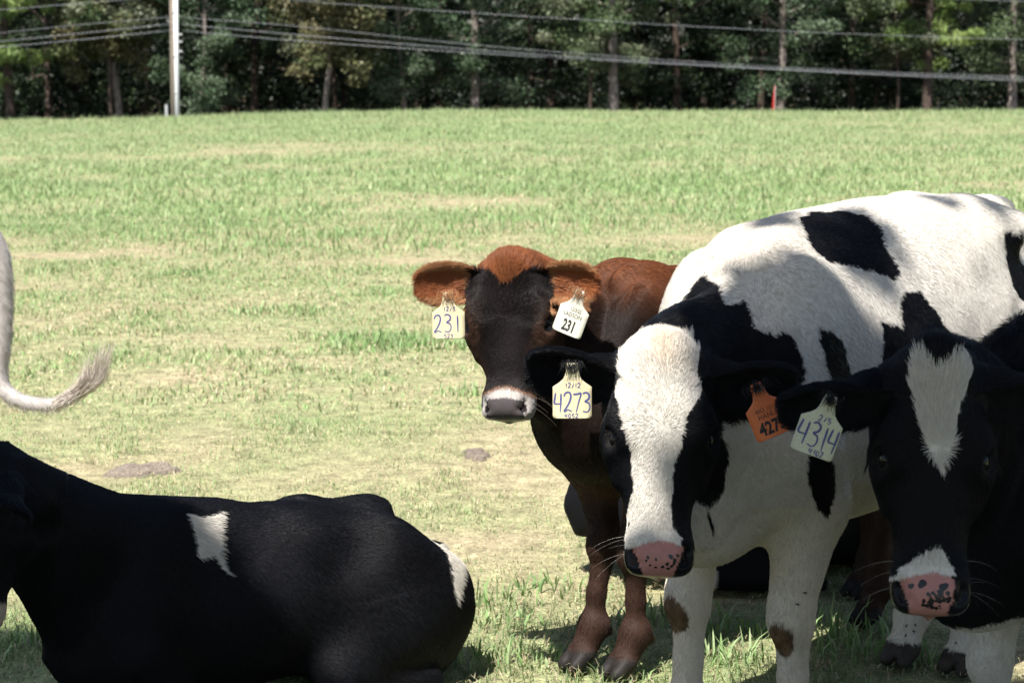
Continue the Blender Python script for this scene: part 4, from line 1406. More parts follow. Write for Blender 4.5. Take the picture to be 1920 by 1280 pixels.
def cow_4273():
    c = Cow("black_and_white_cow", (0.752, 4.647), heading(-0.61, -0.79), 1.0)
    c.set_head(at(1242, 652, 3.98), (-0.02, -0.22, -0.97), (-0.01, -0.97, 0.22), 0.440, wide=1.10, nose_wide=1.0)
    ears = [(-1, (-0.97, -0.05, 0.10), (0.05, -0.80, -0.55), dict(length=0.195, width=0.066)),
            (1, (0.97, -0.05, -0.05), (0.0, -0.75, -0.6), dict(length=0.195, width=0.066))]
    std_build(c, front=((0.0, 0.0), (0.03, 0.0)), hind=((0.14, -0.05), (0.16, -0.06)), neck=neck_to_head(c), ears=ears)
    c.finish(coat_4273, "black and white heifer with a broad white blaze, looking at the camera, ear tag 4273", hair=300000)
    return c

# ---- brown heifer 231
def coat_231(c, P):
    d = base_coat(P, (0.17, 0.058, 0.022), 0.011, 0.16)
    col = d["col"]
    x, z = P[:, 0], P[:, 2]
    dark = np.array([0.015, 0.0085, 0.006]); red = np.array([0.15, 0.050, 0.019]); fawn = np.array([0.20, 0.105, 0.055])
    top = band(z / c.s + 0.03 * vnoise(P, 6, 1), 1.00, 1.12)[:, None]
    col[:] = dark * 1.6 * (1 - top) + red * top
    fr = band(x / c.s + 0.05 * vnoise(P, 5, 2), 0.12, 0.46)[:, None] * (1 - top * 0.75)
    col[:] = col * (1 - fr) + dark * fr
    br = (band(0.60 - z / c.s, 0.0, 0.08) * band(z / c.s, 0.40, 0.5) * band(x, 0.2, 0.45))[:, None]
    col[:] = col * (1 - 0.6 * br) + fawn * 0.35 * br
    leg = band(0.50 * c.s - z, 0.0, 0.1)[:, None]
    lc = np.array([0.040, 0.021, 0.015])
    col[:] = col * (1 - leg) + lc * leg
    q, hd, ear, rim, along = head_parts(c, P)
    face = np.array([0.0095, 0.0068, 0.0066])
    fm = hd & (q[:, 2] > -0.36)
    col[fm] = face
    ck = (band(np.abs(q[:, 1]) + 0.03 * vnoise(P, 14, 8), 0.11, 0.21) * band(q[:, 0], 0.22, 0.38) * band(q[:, 2], -0.36, -0.28) * hd)[:, None]
    col[:] = col * (1 - ck) + np.array([0.050, 0.027, 0.018]) * ck
    n3 = vnoise(P, 28, 5)
    poll = hd & (q[:, 0] + 0.035 * n3 + 0.02 * vnoise(P, 90, 6) < 0.085 + 0.05 * np.cos(q[:, 1] * 14))
    col[poll] = np.array([0.16, 0.048, 0.018]) * (1 + 0.55 * n3[poll])[:, None] + np.array([0.025, 0.014, 0.005])
    d["hair"][hd] = 0.008; d["lift"][hd] = 0.20
    pk = band(0.20 - q[:, 0], 0.0, 0.18) * hd
    d["hair"] = np.maximum(d["hair"], (0.008 + 0.010 * pk) * hd); d["lift"] = np.maximum(d["lift"], (0.18 + 0.16 * pk) * hd)
    eo = ear & ((along > 0.32) | (np.abs(q[:, 1]) > 0.225))
    col[eo] = np.array([0.33, 0.145, 0.06]); e2 = eo & (rim > 0.6)
    col[e2] = np.array([0.38, 0.19, 0.09])
    deep = eo & (rim < 0.55) & (along > 0.3)
    col[deep] = np.array([0.30, 0.105, 0.042])
    d["hair"][ear] = np.where(rim[ear] > 0.7, 0.015, 0.013); d["lift"][ear] = 0.36
    for sg in (1, -1):                                   # paler brown hair round the eyes
        e = ((q[:, 0] - 0.43) / 0.095) ** 2 + ((q[:, 1] - sg * 0.185) / 0.075) ** 2 + ((q[:, 2] - 0.0) / 0.09) ** 2
        m = hd & (e < 1); col[m] = col[m] * 0.35 + np.array([0.085, 0.045, 0.030]) * 0.65
    ring = hd & (q[:, 0] + 0.02 * np.cos(q[:, 1] * 22) > 0.835) & (q[:, 2] > -0.25)
    col[ring] = np.array([0.43, 0.395, 0.37])
    edge = hd & (q[:, 0] + 0.02 * np.cos(q[:, 1] * 22) > 0.815) & ~ring & (q[:, 2] > -0.2)
    col[edge] = np.array([0.20, 0.11, 0.075])
    d["hair"][ring] = 0.005
    nose = ring & (q[:, 0] + 0.010 * vnoise(P, 40, 3) > 0.885 + 0.25 * np.maximum(np.abs(q[:, 1]) - 0.085, 0)) & (np.abs(q[:, 1]) < 0.118) & (q[:, 2] > -0.16)
    col[nose] = np.array([0.075, 0.064, 0.066]); d["hair"][nose] = 0; d["wet"][nose] = 0.9
    for sg in (1, -1):
        hole = hd & (((q[:, 0] - 0.945) / 0.040) ** 2 + ((q[:, 1] - sg * 0.094) / 0.038) ** 2 < 1) & (q[:, 2] < 0.030) & (q[:, 2] > -0.1)
        col[hole] = (0.008, 0.006, 0.006)
    eye_rim(d, q, hd)
    shade_col(d, P, 0.12)
    hoofs(c, P, d, (0.022, 0.019, 0.018))
    return d
def jersey_trunk():
    T = TRUNK.copy()
    T[:, 1] -= 0.045 + 0.05 * np.clip((0.35 - T[:, 0]) / 0.5, 0, 1)
    T[:, 2] += 0.05 * np.clip((T[:, 0] - 0.35) / 0.2, 0, 1)
    return T
def cow_231():
    c = Cow("brown_cow", (0.55, 5.27), heading(-0.80, -0.60), 0.89, trunk=jersey_trunk())
    c.set_head(at(957, 494, 4.86), (-0.03, -0.27, -0.96), (-0.28, -0.93, 0.26), 0.368, wide=1.30, nose_wide=1.08)
    ears = [(-1, (-0.95, -0.15, -0.02), (0.10, -1.0, 0.05), dict(length=0.17, width=0.051)),
            (1, (0.78, -0.45, 0.0), (-0.35, -0.9, 0.05), dict(length=0.15, width=0.051))]
    c.lk = 0.84; c.bk = 0.0
    std_build(c, front=((0.0, 0.0, -0.03), (0.04, -0.02, -0.085)), hind=((0.16, 0.0), (-0.08, 0.0)), neck=neck_to_head(c), ears=ears)
    c.finish(coat_231, "red brown heifer with a dark face and pale muzzle, ear tag 231", hair=260000)
    return c

# ---- black heifer 4314
def coat_4314(c, P):
    d = base_coat(P, BLACK, 0.011, 0.19)
    col = d["col"]
    col *= (1 + 0.3 * vnoise(P, 12, 2))[:, None]
    n = vnoise(P, 9, 4) * 0.03 + vnoise(P, 60, 5) * 0.008
    low = (P[:, 2] + n < 0.43 + 0.12 * np.clip(0.55 - P[:, 0], 0, 1) - 0.5 * np.maximum(P[:, 0] - 0.55, 0)) & (P[:, 0] > 0.2)
    low |= (P[:, 2] + n < 0.42)
    col[low] = WHITE
    q, hd, ear, rim, along = head_parts(c, P)
    Q = q + ragged(P, 0.009)
    col[hd] = BLACK
    star = hd & in_poly(Q[:, 0], Q[:, 1], F4314) & (q[:, 2] > -0.1)
    col[star] = WHITE
    d["hair"][hd] = 0.010; d["hair"][star] = 0.016; d["lift"][star] = 0.22
    tuft = hd & (q[:, 0] < 0.09) & (np.abs(q[:, 1]) < 0.10); d["hair"][tuft] = (0.010 + 0.018 * band(0.09 - q[:, 0], 0, 0.08))[tuft]; d["lift"][tuft] = 0.3
    d["hair"][ear] = np.where(rim[ear] > 0.75, 0.013, 0.011); d["lift"][ear] = 0.35
    crest = (P[:, 2] > 0.93 * c.s) & ~hd & ~ear
    d["hair"][crest] = 0.022; d["lift"][crest] = 0.45
    snip = hd & in_poly(Q[:, 0], Q[:, 1], S4314) & (q[:, 2] > -0.2)
    bare_nose(c, P, d, q, hd, PINK, BLACK * 1.6, 0.862, 0.098, 0.012)
    col[snip & (d["wet"] < 0.5)] = WHITE
    lipw = hd & (q[:, 0] > 0.86) & (q[:, 1] < -0.095) & (d["wet"] < 0.5) & (q[:, 2] > -0.22)
    col[lipw] = WHITE
    right = hd & (q[:, 0] > 0.86) & (q[:, 1] > 0.080)
    col[right] = BLACK * 1.5
    eye_rim(d, q, hd)
    hoofs(c, P, d)
    return d
def cow_4314():
    c = Cow("mostly_black_cow", (1.36, 4.10), heading(-0.92, -0.39), 0.88)
    c.set_head(at(1755, 668, 3.55), (-0.03, -0.18, -0.98), (-0.10, -0.97, 0.18), 0.445)
    ears = [(-1, (-0.95, -0.10, -0.18), (0.05, -0.75, -0.6), dict(length=0.215, width=0.060)),
            (1, (0.95, 0.1, -0.05), (0.0, -0.75, -0.6), dict(length=0.20, width=0.062))]
    std_build(c, neck=neck_to_head(c), ears=ears)
    c.finish(coat_4314, "mostly black heifer with a white forehead star at the right edge, ear tag 4314", hair=240000)
    return c

# ---- lying cows
def folded_legs(c):
    f, s = c.f, c.s
    for sg in (1, -1):
        S = lambda x, y, z: np.array([x * s, sg * y * s, max(z * s, 0.0)])
        # thigh and folded hind leg
        f.ball(S(-0.58, 0.20, 0.26), np.array([0.27, 0.11, 0.25]) * s, None, 0.12)
        f.bone(S(-0.50, 0.22, 0.24), S(-0.26, 0.28, 0.14), 0.13 * s, 0.08 * s, 0.10)
        f.bone(S(-0.26, 0.30, 0.12), S(-0.60, 0.31, 0.07), 0.06 * s, 0.045 * s, 0.03)
        f.bone(S(-0.60, 0.31, 0.06), S(-0.34, 0.36, 0.045), 0.042 * s, 0.036 * s, 0.02)
        f.bone(S(-0.34, 0.36, 0.045), S(-0.25, 0.37, 0.035), 0.040 * s, 0.030 * s, 0.02)
        # folded front leg
        f.bone(S(0.44, 0.15, 0.30), S(0.34, 0.19, 0.12), 0.10 * s, 0.075 * s, 0.04)
        f.bone(S(0.34, 0.19, 0.10), S(0.62, 0.16, 0.07), 0.065 * s, 0.05 * s, 0.03)
        f.bone(S(0.62, 0.16, 0.06), S(0.42, 0.20, 0.04), 0.045 * s, 0.034 * s, 0.02)

def lying_trunk(tilt=0.0):
    T = TRUNK.copy()
    T[:, 1] -= 0.03 * np.clip(1 - np.abs(T[:, 0] - 0.25) / 0.45, 0, 1)
    T[:, 1] -= 0.49 + 0.02; T[:, 2] = np.minimum(T[:, 2] - 0.49, 0.12)
    k = np.clip((0.4 - T[:, 0]) / 1.3, 0, 1)
    T[:, 1] -= tilt * k + 0.16 * np.clip((-0.55 - T[:, 0]) / 0.35, 0, 1) ** 1.5
    T[:, 3] *= 1.12
    return T

class LyingCow(Cow):
    def build_trunk(self, bony=1.0, stand=False):
        f, s = self.f, self.s
        D = self.trunk
        f.put(lambda P: loft(P, D), (D[0, 0], -0.36, 0), (D[-1, 0], 0.36, D[:, 1].max()), 0.02)
        top = lambda x: float(np.interp(x * s, D[:, 0], D[:, 1]))
        for sg in (1, -1):
            S = lambda x, y, dz: np.array([x * s, sg * y * s, top(x) + dz * s])
            f.ball(S(0.41, 0.135, -0.27), np.array([0.125, 0.075, 0.22]) * s, None, 0.08)
            f.ball(S(0.36, 0.055, -0.05), np.array([0.10, 0.035, 0.05]) * s, None, 0.04)
            if sg < 0:
                f.ball(S(-0.36, 0.16, -0.050), np.array([0.09, 0.04, 0.05]) * s, None, 0.07)
                f.ball(S(-0.62, 0.12, -0.010), np.array([0.10, 0.05, 0.05]) * s, None, 0.08)
            else:
                f.ball(S(-0.50, 0.165, -0.10), np.array([0.06, 0.045, 0.045]) * s, None, 0.10)
            f.ball(S(-0.82, 0.10, -0.06), 0.045 * s, None, 0.08)
            f.ball(S(-0.33, 0.33, -0.12), np.array([0.11, 0.075, 0.075]) * s, None, 0.09, cut=True)
        f.ball(np.array([-0.80 * s, 0, top(-0.80) - 0.01]), np.array([0.10, 0.035, 0.03]) * s, None, 0.06)

def coat_lying(c, P):
    d = base_coat(P, BLACK, 0.011, 0.19)
    col = d["col"]
    col *= (1 + 0.3 * vnoise(P, 12, 2))[:, None]
    w = on_side(c, P, LYshoulder, 0.2 * c.s, 0.006) | on_side(c, P, LYrump, 0.2 * c.s, 0.004)
    col[w] = WHITE * 0.95
    d["hair"][w] = 0.018
    q, hd, ear, rim, along = head_parts(c, P)
    fw = hd & (np.abs(q[:, 1]) < 0.10) & (q[:, 2] > -0.06)
    col[fw] = WHITE
    chin = hd & (q[:, 0] > 0.80) & (q[:, 2] < -0.14) & (q[:, 2] > -0.30)
    col[chin] = np.array([0.55, 0.44, 0.33])
    bare_nose(c, P, d, q, hd, PINK, BLACK * 1.6)
    eye_rim(d, q, hd)
    return d
def cow_lying():
    c = LyingCow("lying_black_cow", (-0.655, 4.72), heading(-0.79, -0.61), 0.685, trunk=lying_trunk(0.20), lift=0.065)
    c.set_head(at(-30, 862, 4.30), (-0.12, -0.2, -0.97), (-0.95, -0.25, 0.05), 0.36)
    ears = [(1, (0.55, -0.75, -0.35), (-0.3, -0.5, -0.6), dict(length=0.15, width=0.05)),
            (-1, (-0.3, 0.9, 0.1), (-0.6, 0, -0.6), dict(length=0.15, width=0.05))]
    e = c.H((0.15, 0, -0.14)); s = c.s
    nk = ([(0.22 * s, 0, 0.40 * s), (0.46 * s, 0, 0.44 * s), np.array([0.46 * s, 0, 0.47 * s]) * .45 + e * .55, e],
          [0.23 * s, 0.215 * s, 0.16 * s, 0.105 * s], [0.14 * s, 0.13 * s, 0.10 * s, 0.085 * s], (0, 1, 0))
    std_build(c, neck=nk, ears=ears, stand=False, legs=folded_legs, hf=0.007)
    a_ = np.array([0.10 * s, 0, float(np.interp(0.10 * s, c.trunk[:, 0], c.trunk[:, 1])) - 0.075]); b_ = np.array([0.46 * s, 0, 0.47 * s]) * .5 + e * .5 + np.array([0, 0, 0.02])
    c.f.bone(a_, b_, 0.07, 0.085, 0.09)
    c.finish(coat_lying, "black heifer lying in the foreground grass with a small white shoulder patch", hair=200000)
    return c

def coat_far(c, P):
    d = base_coat(P, BLACK, 0.0)
    w = (P[:, 2] < 0.09) & (P[:, 0] < -0.55) & (P[:, 1] < 0.05)
    d["col"][w] = WHITE
    return d
def cow_far_lying():
    c = LyingCow("resting_black_cow", (1.055, 6.20), heading(0.97, 0.2), 0.98, trunk=lying_trunk(0.05))
    c.set_head(c.W((0.75, 0.1, 0.62)), c.RW @ np.array([0.6, 0.5, -0.6]), c.RW @ np.array([0.6, 0.2, 0.8]), 0.40)
    e = c.H((0.13, 0, -0.16)); s = c.s
    nk = ([(0.30 * s, 0, 0.36 * s), (0.52 * s, 0, 0.40 * s), np.array([0.52 * s, 0, 0.42 * s]) * .4 + e * .6, e],
          [0.25 * s, 0.24 * s, 0.19 * s, 0.12 * s], [0.15 * s, 0.14 * s, 0.11 * s, 0.09 * s], (0, 1, 0))
    std_build(c, neck=nk, ears=[(1, c.RW @ np.array([0, 1., 0]), c.RW @ np.array([.7, 0, -.5]), dict(length=.16, width=.05)), (-1, c.RW @ np.array([0, -1., 0]), c.RW @ np.array([.7, 0, -.5]), dict(length=.16, width=.05))],
              stand=False, legs=folded_legs, h=0.014, hf=0.010)
    c.finish(coat_far, "black heifer with a white hoof resting behind the standing cows' legs", hair=0)
    return c

def coat_white(c, P):
    d = base_coat(P, (0.44, 0.405, 0.38), 0.016, 0.3)
    shade_col(d, P, 0.18)
    tl = (P[:, 0] < -0.80 * c.s) & (P[:, 2] < 0.95 * c.s)
    d["hair"][tl] = 0.028; d["lift"][tl] = 0.22
    return d
def cow_white():
    Y = 6.6
    c = Cow("white_cow", (-2.52, Y), heading(-1.0, 0.0), 0.92)
    c.set_head(c.W((1.05, 0, 1.15)), c.RW @ np.array([0.7, 0, -0.7]), c.RW @ np.array([0.7, 0, 0.7]), 0.47)
    tp = [c.L(p) for p in ([-1.73, Y, 1.03], at(-10, 462, Y), at(6, 520, Y), at(7, 620, Y), at(-2, 700, Y), at(14, 738, Y - .02), at(60, 757, Y - .05), at(110, 756, Y - .08), at(150, 735, Y - .1))]
    std_build(c, neck=neck_to_head(c), ears=[(1, c.RW @ np.array([0, 1., 0]), c.RW @ np.array([.7, 0, -.5]), dict(length=.18, width=.055)), (-1, c.RW @ np.array([0, -1., 0]), c.RW @ np.array([.7, 0, -.5]), dict(length=.18, width=.055))],
              tail=(tp, [0.040, 0.033, 0.027, 0.025, 0.023, 0.021, 0.019, 0.016, 0.012]), h=0.010, hf=0.012)
    c.finish(coat_white, "white cow at the left edge with only its swinging tail in view", hair=60000)
    return c

for k, fn_ in dict(c4273=cow_4273, c231=cow_231, c4314=cow_4314, lying=cow_lying, far=cow_far_lying, white=cow_white).items():
    COWS[k] = fn_()

def strands(c, name, paths, rad, col):
    """paths: list of (k,3) world polylines; loose hairs that belong to cow c"""
    k = len(paths[0]); n = len(paths)
    hc = bpy.data.hair_curves.new(name)
    hc.add_curves([k] * n)
    P = (np.array(paths) - c.loc).astype(np.float32)
    hc.points.foreach_set("position", P.ravel())
    ra = hc.attributes.get("radius") or hc.attributes.new("radius", 'FLOAT', 'POINT')
    ra.data.foreach_set("value", np.tile(np.linspace(1, 0.25, k).astype(np.float32) * rad, n))
    ca = hc.attributes.new("col", 'FLOAT_COLOR', 'CURVE')
    cc = np.ones((n, 4), np.float32); cc[:, :3] = np.asarray(col) * np.random.default_rng(n).uniform(0.6, 1.2, (n, 1))
    ca.data.foreach_set("color", cc.ravel())
    hc.materials.append(MAT["hair"])
    ho = bpy.data.objects.new(name, hc); COL.objects.link(ho)
    ho.parent = c.obj
    ho["kind"] = "stuff"

# ------------------------------------------------------------------ ear tags with their writing
STROKES = {
    '0': [[(.28, 1), (.05, .75), (.03, .3), (.25, 0), (.5, .3), (.5, .75), (.28, 1)]],
    '1': [[(.26, 1), (.27, .5), (.28, 0)]],
    '2': [[(.0, .78), (.12, .97), (.38, 1.0), (.50, .80), (.40, .50), (.18, .20), (.02, .04), (.10, .0), (.28, .09), (.58, .0)]],
    '3': [[(.02, .95), (.25, 1.02), (.48, .90), (.44, .68), (.20, .55), (.46, .46), (.54, .22), (.36, .0), (.02, .04)]],
    '4': [[(.08, 1), (.02, .72), (.0, .45), (.25, .42), (.52, .43)], [(.46, .98), (.44, .5), (.40, -.02)]],
    '5': [[(.52, 1), (.12, .98), (.08, .60), (.34, .62), (.52, .34), (.36, .02), (.02, .06)]],
    '7': [[(.0, .95), (.30, .97), (.56, .98), (.40, .55), (.22, 0)]],
    '/': [[(.05, 0), (.45, 1)]],
}
def handwriting(text, x0, y0, hgt, adv, rad, jit=0.0):
    """list of stroke polylines in tag coordinates"""
    out = []
    x = x0
    for i, ch in enumerate(text):
        for st in STROKES[ch]:
            p = np.array(st) * np.array([hgt, hgt * (1.35 if hgt > 0.02 else 1.0)])
            p = p + np.array([x, y0 + jit * math.sin(i * 2.1) * hgt])
            out.append(p)
        x += (adv * 0.8 if ch in '1/' else adv) * hgt
    return out

def tag_outline():
    """ear tag outline, metres, hole at the origin, hanging along -y"""
    w, top, bot = 0.0375, -0.036, -0.097
    pts = [(-0.010, 0.010), (0.010, 0.010), (0.0125, 0.0), (0.0135, -0.012), (0.018, -0.022), (0.028, -0.030), (w - .002, top + .002), (w, top)]
    for a in range(0, 91, 18):
        pts.append((w - 0.006 + 0.006 * math.cos(R(-a)), bot + 0.006 + 0.006 * math.sin(R(-a))))
    left = [(-x, y) for x, y in pts[2:]][::-1]
    return pts + left

def ear_tag(cow, stud_w, turn, face, mat, label, hand=(), printed=(), ink="ink_blue", bow=0.010, tuft=(0.006, 0.006, 0.007)):
    """turn: clockwise tilt in the picture, degrees; face: direction the writing looks (world)"""
    n = nrm(face)
    down = np.array([-math.sin(R(turn)), 0, -math.cos(R(turn))]); down = nrm(down - n * (down @ n))
    x = np.cross(-down, n)                       # reading direction
    o = np.asarray(stud_w, float)
    def bend(P2, off):
        P2 = np.asarray(P2, float)
        c = -bow * (P2[:, 0] / 0.0375) ** 2 * 0.5 + bow * 0.4 * (P2[:, 1] / 0.1) ** 2
        return o + P2[:, :1] * x + P2[:, 1:2] * (-down) + (c + off)[:, None] * n
    out = tag_outline()
    # dense strip mesh so that the sheet can bow: rows across
    ys = np.concatenate([np.linspace(0.010, -0.036, 10), np.linspace(-0.045, -0.0905, 6), [-0.0935, -0.0957, -0.0968]])
    poly = np.array(out)
    V, F = [], []
    nx = 9
    for y in ys:
        xs = []
        for i in range(len(poly)):
            a, b = poly[i], poly[(i + 1) % len(poly)]
            if (a[1] - y) * (b[1] - y) <= 0 and abs(a[1] - b[1]) > 1e-9:
                xs.append(a[0] + (b[0] - a[0]) * (y - a[1]) / (b[1] - a[1]))
        hw = max(xs) if xs else 0.010
        V += [(u * hw, y) for u in np.linspace(-1, 1, nx)]
    V = np.array(V)
    m = len(ys)
    q = [(i * nx + j, (i + 1) * nx + j, (i + 1) * nx + j + 1, i * nx + j + 1) for i in range(m - 1) for j in range(nx - 1)]
    th = 0.0016
    k = len(V)
    VV = np.vstack([bend(V, np.zeros(k)), bend(V, np.full(k, -th))])
    F = q + [tuple(k + i for i in f[::-1]) for f in q]
    rim = [i * nx for i in range(m)] + [(m - 1) * nx + j for j in range(1, nx)] + [i * nx + nx - 1 for i in range(m - 2, -1, -1)] + list(range(nx - 2, 0, -1))
    F += [(rim[i], k + rim[i], k + rim[(i + 1) % len(rim)], rim[(i + 1) % len(rim)]) for i in range(len(rim))]
    base = cow.loc
    t = mesh_obj("ear_tag", fast_mesh("ear_tag", VV - base, [f[::-1] for f in F]), MAT[mat], cow.obj, smooth=False)
    t["label"] = label
    # stud
    a = np.linspace(0, 2 * math.pi, 14, endpoint=False)
    rings = [(0.0085, 0.0), (0.0085, 0.002), (0.006, 0.0035), (0.004, 0.0036), (0.0032, 0.0025)]
    SV = np.vstack([o + np.cos(a)[:, None] * r_ * x + np.sin(a)[:, None] * r_ * down + (h_ + 0.0006) * n for r_, h_ in rings])
    SF = [(i * 14 + j, i * 14 + (j + 1) % 14, (i + 1) * 14 + (j + 1) % 14, (i + 1) * 14 + j) for i in range(len(rings) - 1) for j in range(14)]
    mesh_obj("stud", fast_mesh("stud", SV - base, SF), MAT["stud"], t)
    # marker strokes: thin flat ribbons lying on the sheet
    for text, x0, y0, hgt, adv, rad in hand:
        RV, RF = [], []
        for st in handwriting(text, x0, y0, hgt, adv, rad, 0.04):
            p = catmull(st, 5) if len(st) > 2 else np.array([st[0] + (st[1] - st[0]) * u for u in np.linspace(0, 1, 6)])
            tn = np.gradient(p, axis=0); tn /= np.linalg.norm(tn, axis=1)[:, None]
            sd = np.stack([-tn[:, 1], tn[:, 0]], -1)
            wv = rad * (0.85 + 0.2 * np.sin(np.linspace(0, 5, len(p))))[:, None]
            wv[0] *= 0.6; wv[-1] *= 0.5
            p2 = np.empty((2 * len(p), 2)); p2[0::2] = p - sd * wv; p2[1::2] = p + sd * wv
            k0 = len(RV)
            RV += list(p2)
            RF += [(k0 + 2 * i, k0 + 2 * i + 1, k0 + 2 * i + 3, k0 + 2 * i + 2) for i in range(len(p) - 1)]
        P3 = bend(np.array(RV), np.full(len(RV), 0.0004)) - base
        mesh_obj("handwriting", fast_mesh("handwriting", P3, RF), MAT[ink], t, smooth=False)
    for text, xc, y0, size, sx, bold, ikey in printed:
        cu = bpy.data.curves.new("print", 'FONT'); cu.body = text; cu.size = size; cu.align_x = 'CENTER'; cu.offset = bold
        cu.resolution_u = 2; cu.fill_mode = 'FRONT'
        to = bpy.data.objects.new("print", cu); COL.objects.link(to)
        me = bpy.data.meshes.new_from_object(to.evaluated_get(bpy.context.evaluated_depsgraph_get()))
        bpy.data.objects.remove(to)
        co = np.empty(len(me.vertices) * 3, np.float32); me.vertices.foreach_get("co", co); co = co.reshape(-1, 3)
        P2 = np.stack([co[:, 0] * sx + xc, co[:, 1] + y0], -1)
        me.vertices.foreach_set("co", (bend(P2, np.full(len(P2), 0.0005)) - base).astype(np.float32).ravel())
        me.update()
        me.materials.clear()
        mesh_obj("printed_number" if text.isdigit() else "printed_line", me, MAT[ikey], t, smooth=False)
    # ear hair falling over the pierced end
    ps = []
    for _ in range(70):
        a0 = o + x * rt.normal(0, 0.011) - down * rt.uniform(0.004, 0.018) + n * rt.uniform(0.001, 0.005)
        ln = rt.uniform(0.012, 0.030); d0 = nrm(down + x * rt.normal(0, 0.35)); 
        ps.append([a0 + d0 * ln * u + n * (0.006 * math.sin(u * 2.2)) for u in np.linspace(0, 1, 5)])
    strands(cow, "ear_hair", ps, 0.0005, tuft)
    return t

rt = np.random.default_rng(12)
c = COWS.get("c231")
if c:
    ear_tag(c, at(840, 556, 4.70), -1, (0.0, -1, 0.12), "tag_yellow", "cream tag with handwritten 231", tuft=(0.36, 0.17, 0.07),
            hand=[("231", -0.033, -0.082, 0.029, 0.80, 0.0018), ("12/3", -0.011, -0.034, 0.010, 0.8, 0.0009), ("523", -0.010, -0.0955, 0.009, 0.8, 0.0008)])
    ear_tag(c, at(1086, 552, 4.66), 20, (-0.42, -0.9, 0.1), "tag_white", "white tag with printed 231", tuft=(0.36, 0.19, 0.09),
            printed=[("231", 0.002, -0.088, 0.036, 0.62, 0.0012, "ink_black"), ("LADSON", 0.002, -0.055, 0.014, 0.85, 0, "ink_black"), ("12/3/22", 0.006, -0.041, 0.012, 0.75, 0, "ink_black")])
c = COWS.get("c4273")
if c:
    ear_tag(c, at(1073, 690, 3.90), 0, (0.0, -1, 0.10), "tag_yellow", "cream tag with handwritten 4273",
            hand=[("4273", -0.034, -0.084, 0.027, 0.66, 0.0018), ("12/12", -0.014, -0.038, 0.009, 0.8, 0.0009), ("4052", -0.014, -0.0955, 0.008, 0.85, 0.0008)])
    ear_tag(c, at(1420, 728, 3.82), -22, (0.1, -1, 0.10), "tag_orange", "orange tag with printed 4273",
            printed=[("4273", 0.0, -0.088, 0.034, 0.78, 0.0012, "ink_black"), ("HANLE", 0.0, -0.058, 0.014, 0.9, 0, "ink_black"), ("4052 12/12", 0.0, -0.046, 0.0125, 0.75, 0, "ink_black")])
c = COWS.get("c4314")
if c:
    ear_tag(c, at(1556, 752, 3.42), 20, (0.05, -1, 0.12), "tag_pale", "pale cream tag with handwritten 4314",
            hand=[("4314", -0.0335, -0.083, 0.030, 0.64, 0.0019), ("2/5", -0.008, -0.037, 0.010, 0.9, 0.0010), ("4102", -0.006, -0.0945, 0.009, 0.8, 0.0010)])

# ------------------------------------------------------------------ dark specks on the pink noses
def nose_spots(c, spots):
    o = c.obj
    bpy.context.view_layer.update()
    V, F = [], []
    for (t, y, r_) in spots:
        p0 = c.H((t, y, 0.10))
        nd = c.HR @ np.array([-0.35, 0, -1.0])
        ok, l, n, i = o.ray_cast(Vector(c.W(p0) - c.loc), Vector(c.RW @ nd))
        if not ok:
            continue
        n = np.array(n); u = nrm(np.cross(n, (0.3, 0.2, 0.9))); w = np.cross(n, u)
        k = len(V)
        ang = np.linspace(0, 2 * math.pi, 10, endpoint=False)
        rr_ = r_ * c.HL * (1 + 0.18 * np.sin(ang * 2 + t * 90) + 0.12 * np.sin(3 * ang + y * 50))
        ring = [np.array(l)] + [np.array(l) + u * math.cos(a) * q_ + w * math.sin(a) * q_ for a, q_ in zip(ang, rr_)]
        for q_ in ring:
            r2, l2, n2, i2 = o.closest_point_on_mesh(Vector(q_))
            V.append(np.array(l2) + np.array(n2) * 0.0005)
        F += [(k, k + 1 + j, k + 1 + (j + 1) % 10) for j in range(10)]
    if V:
        so = mesh_obj("nose_spots", fast_mesh("nose_spots", np.array(V), np.array(F)), MAT["fly"], o)
        so["kind"] = "stuff"

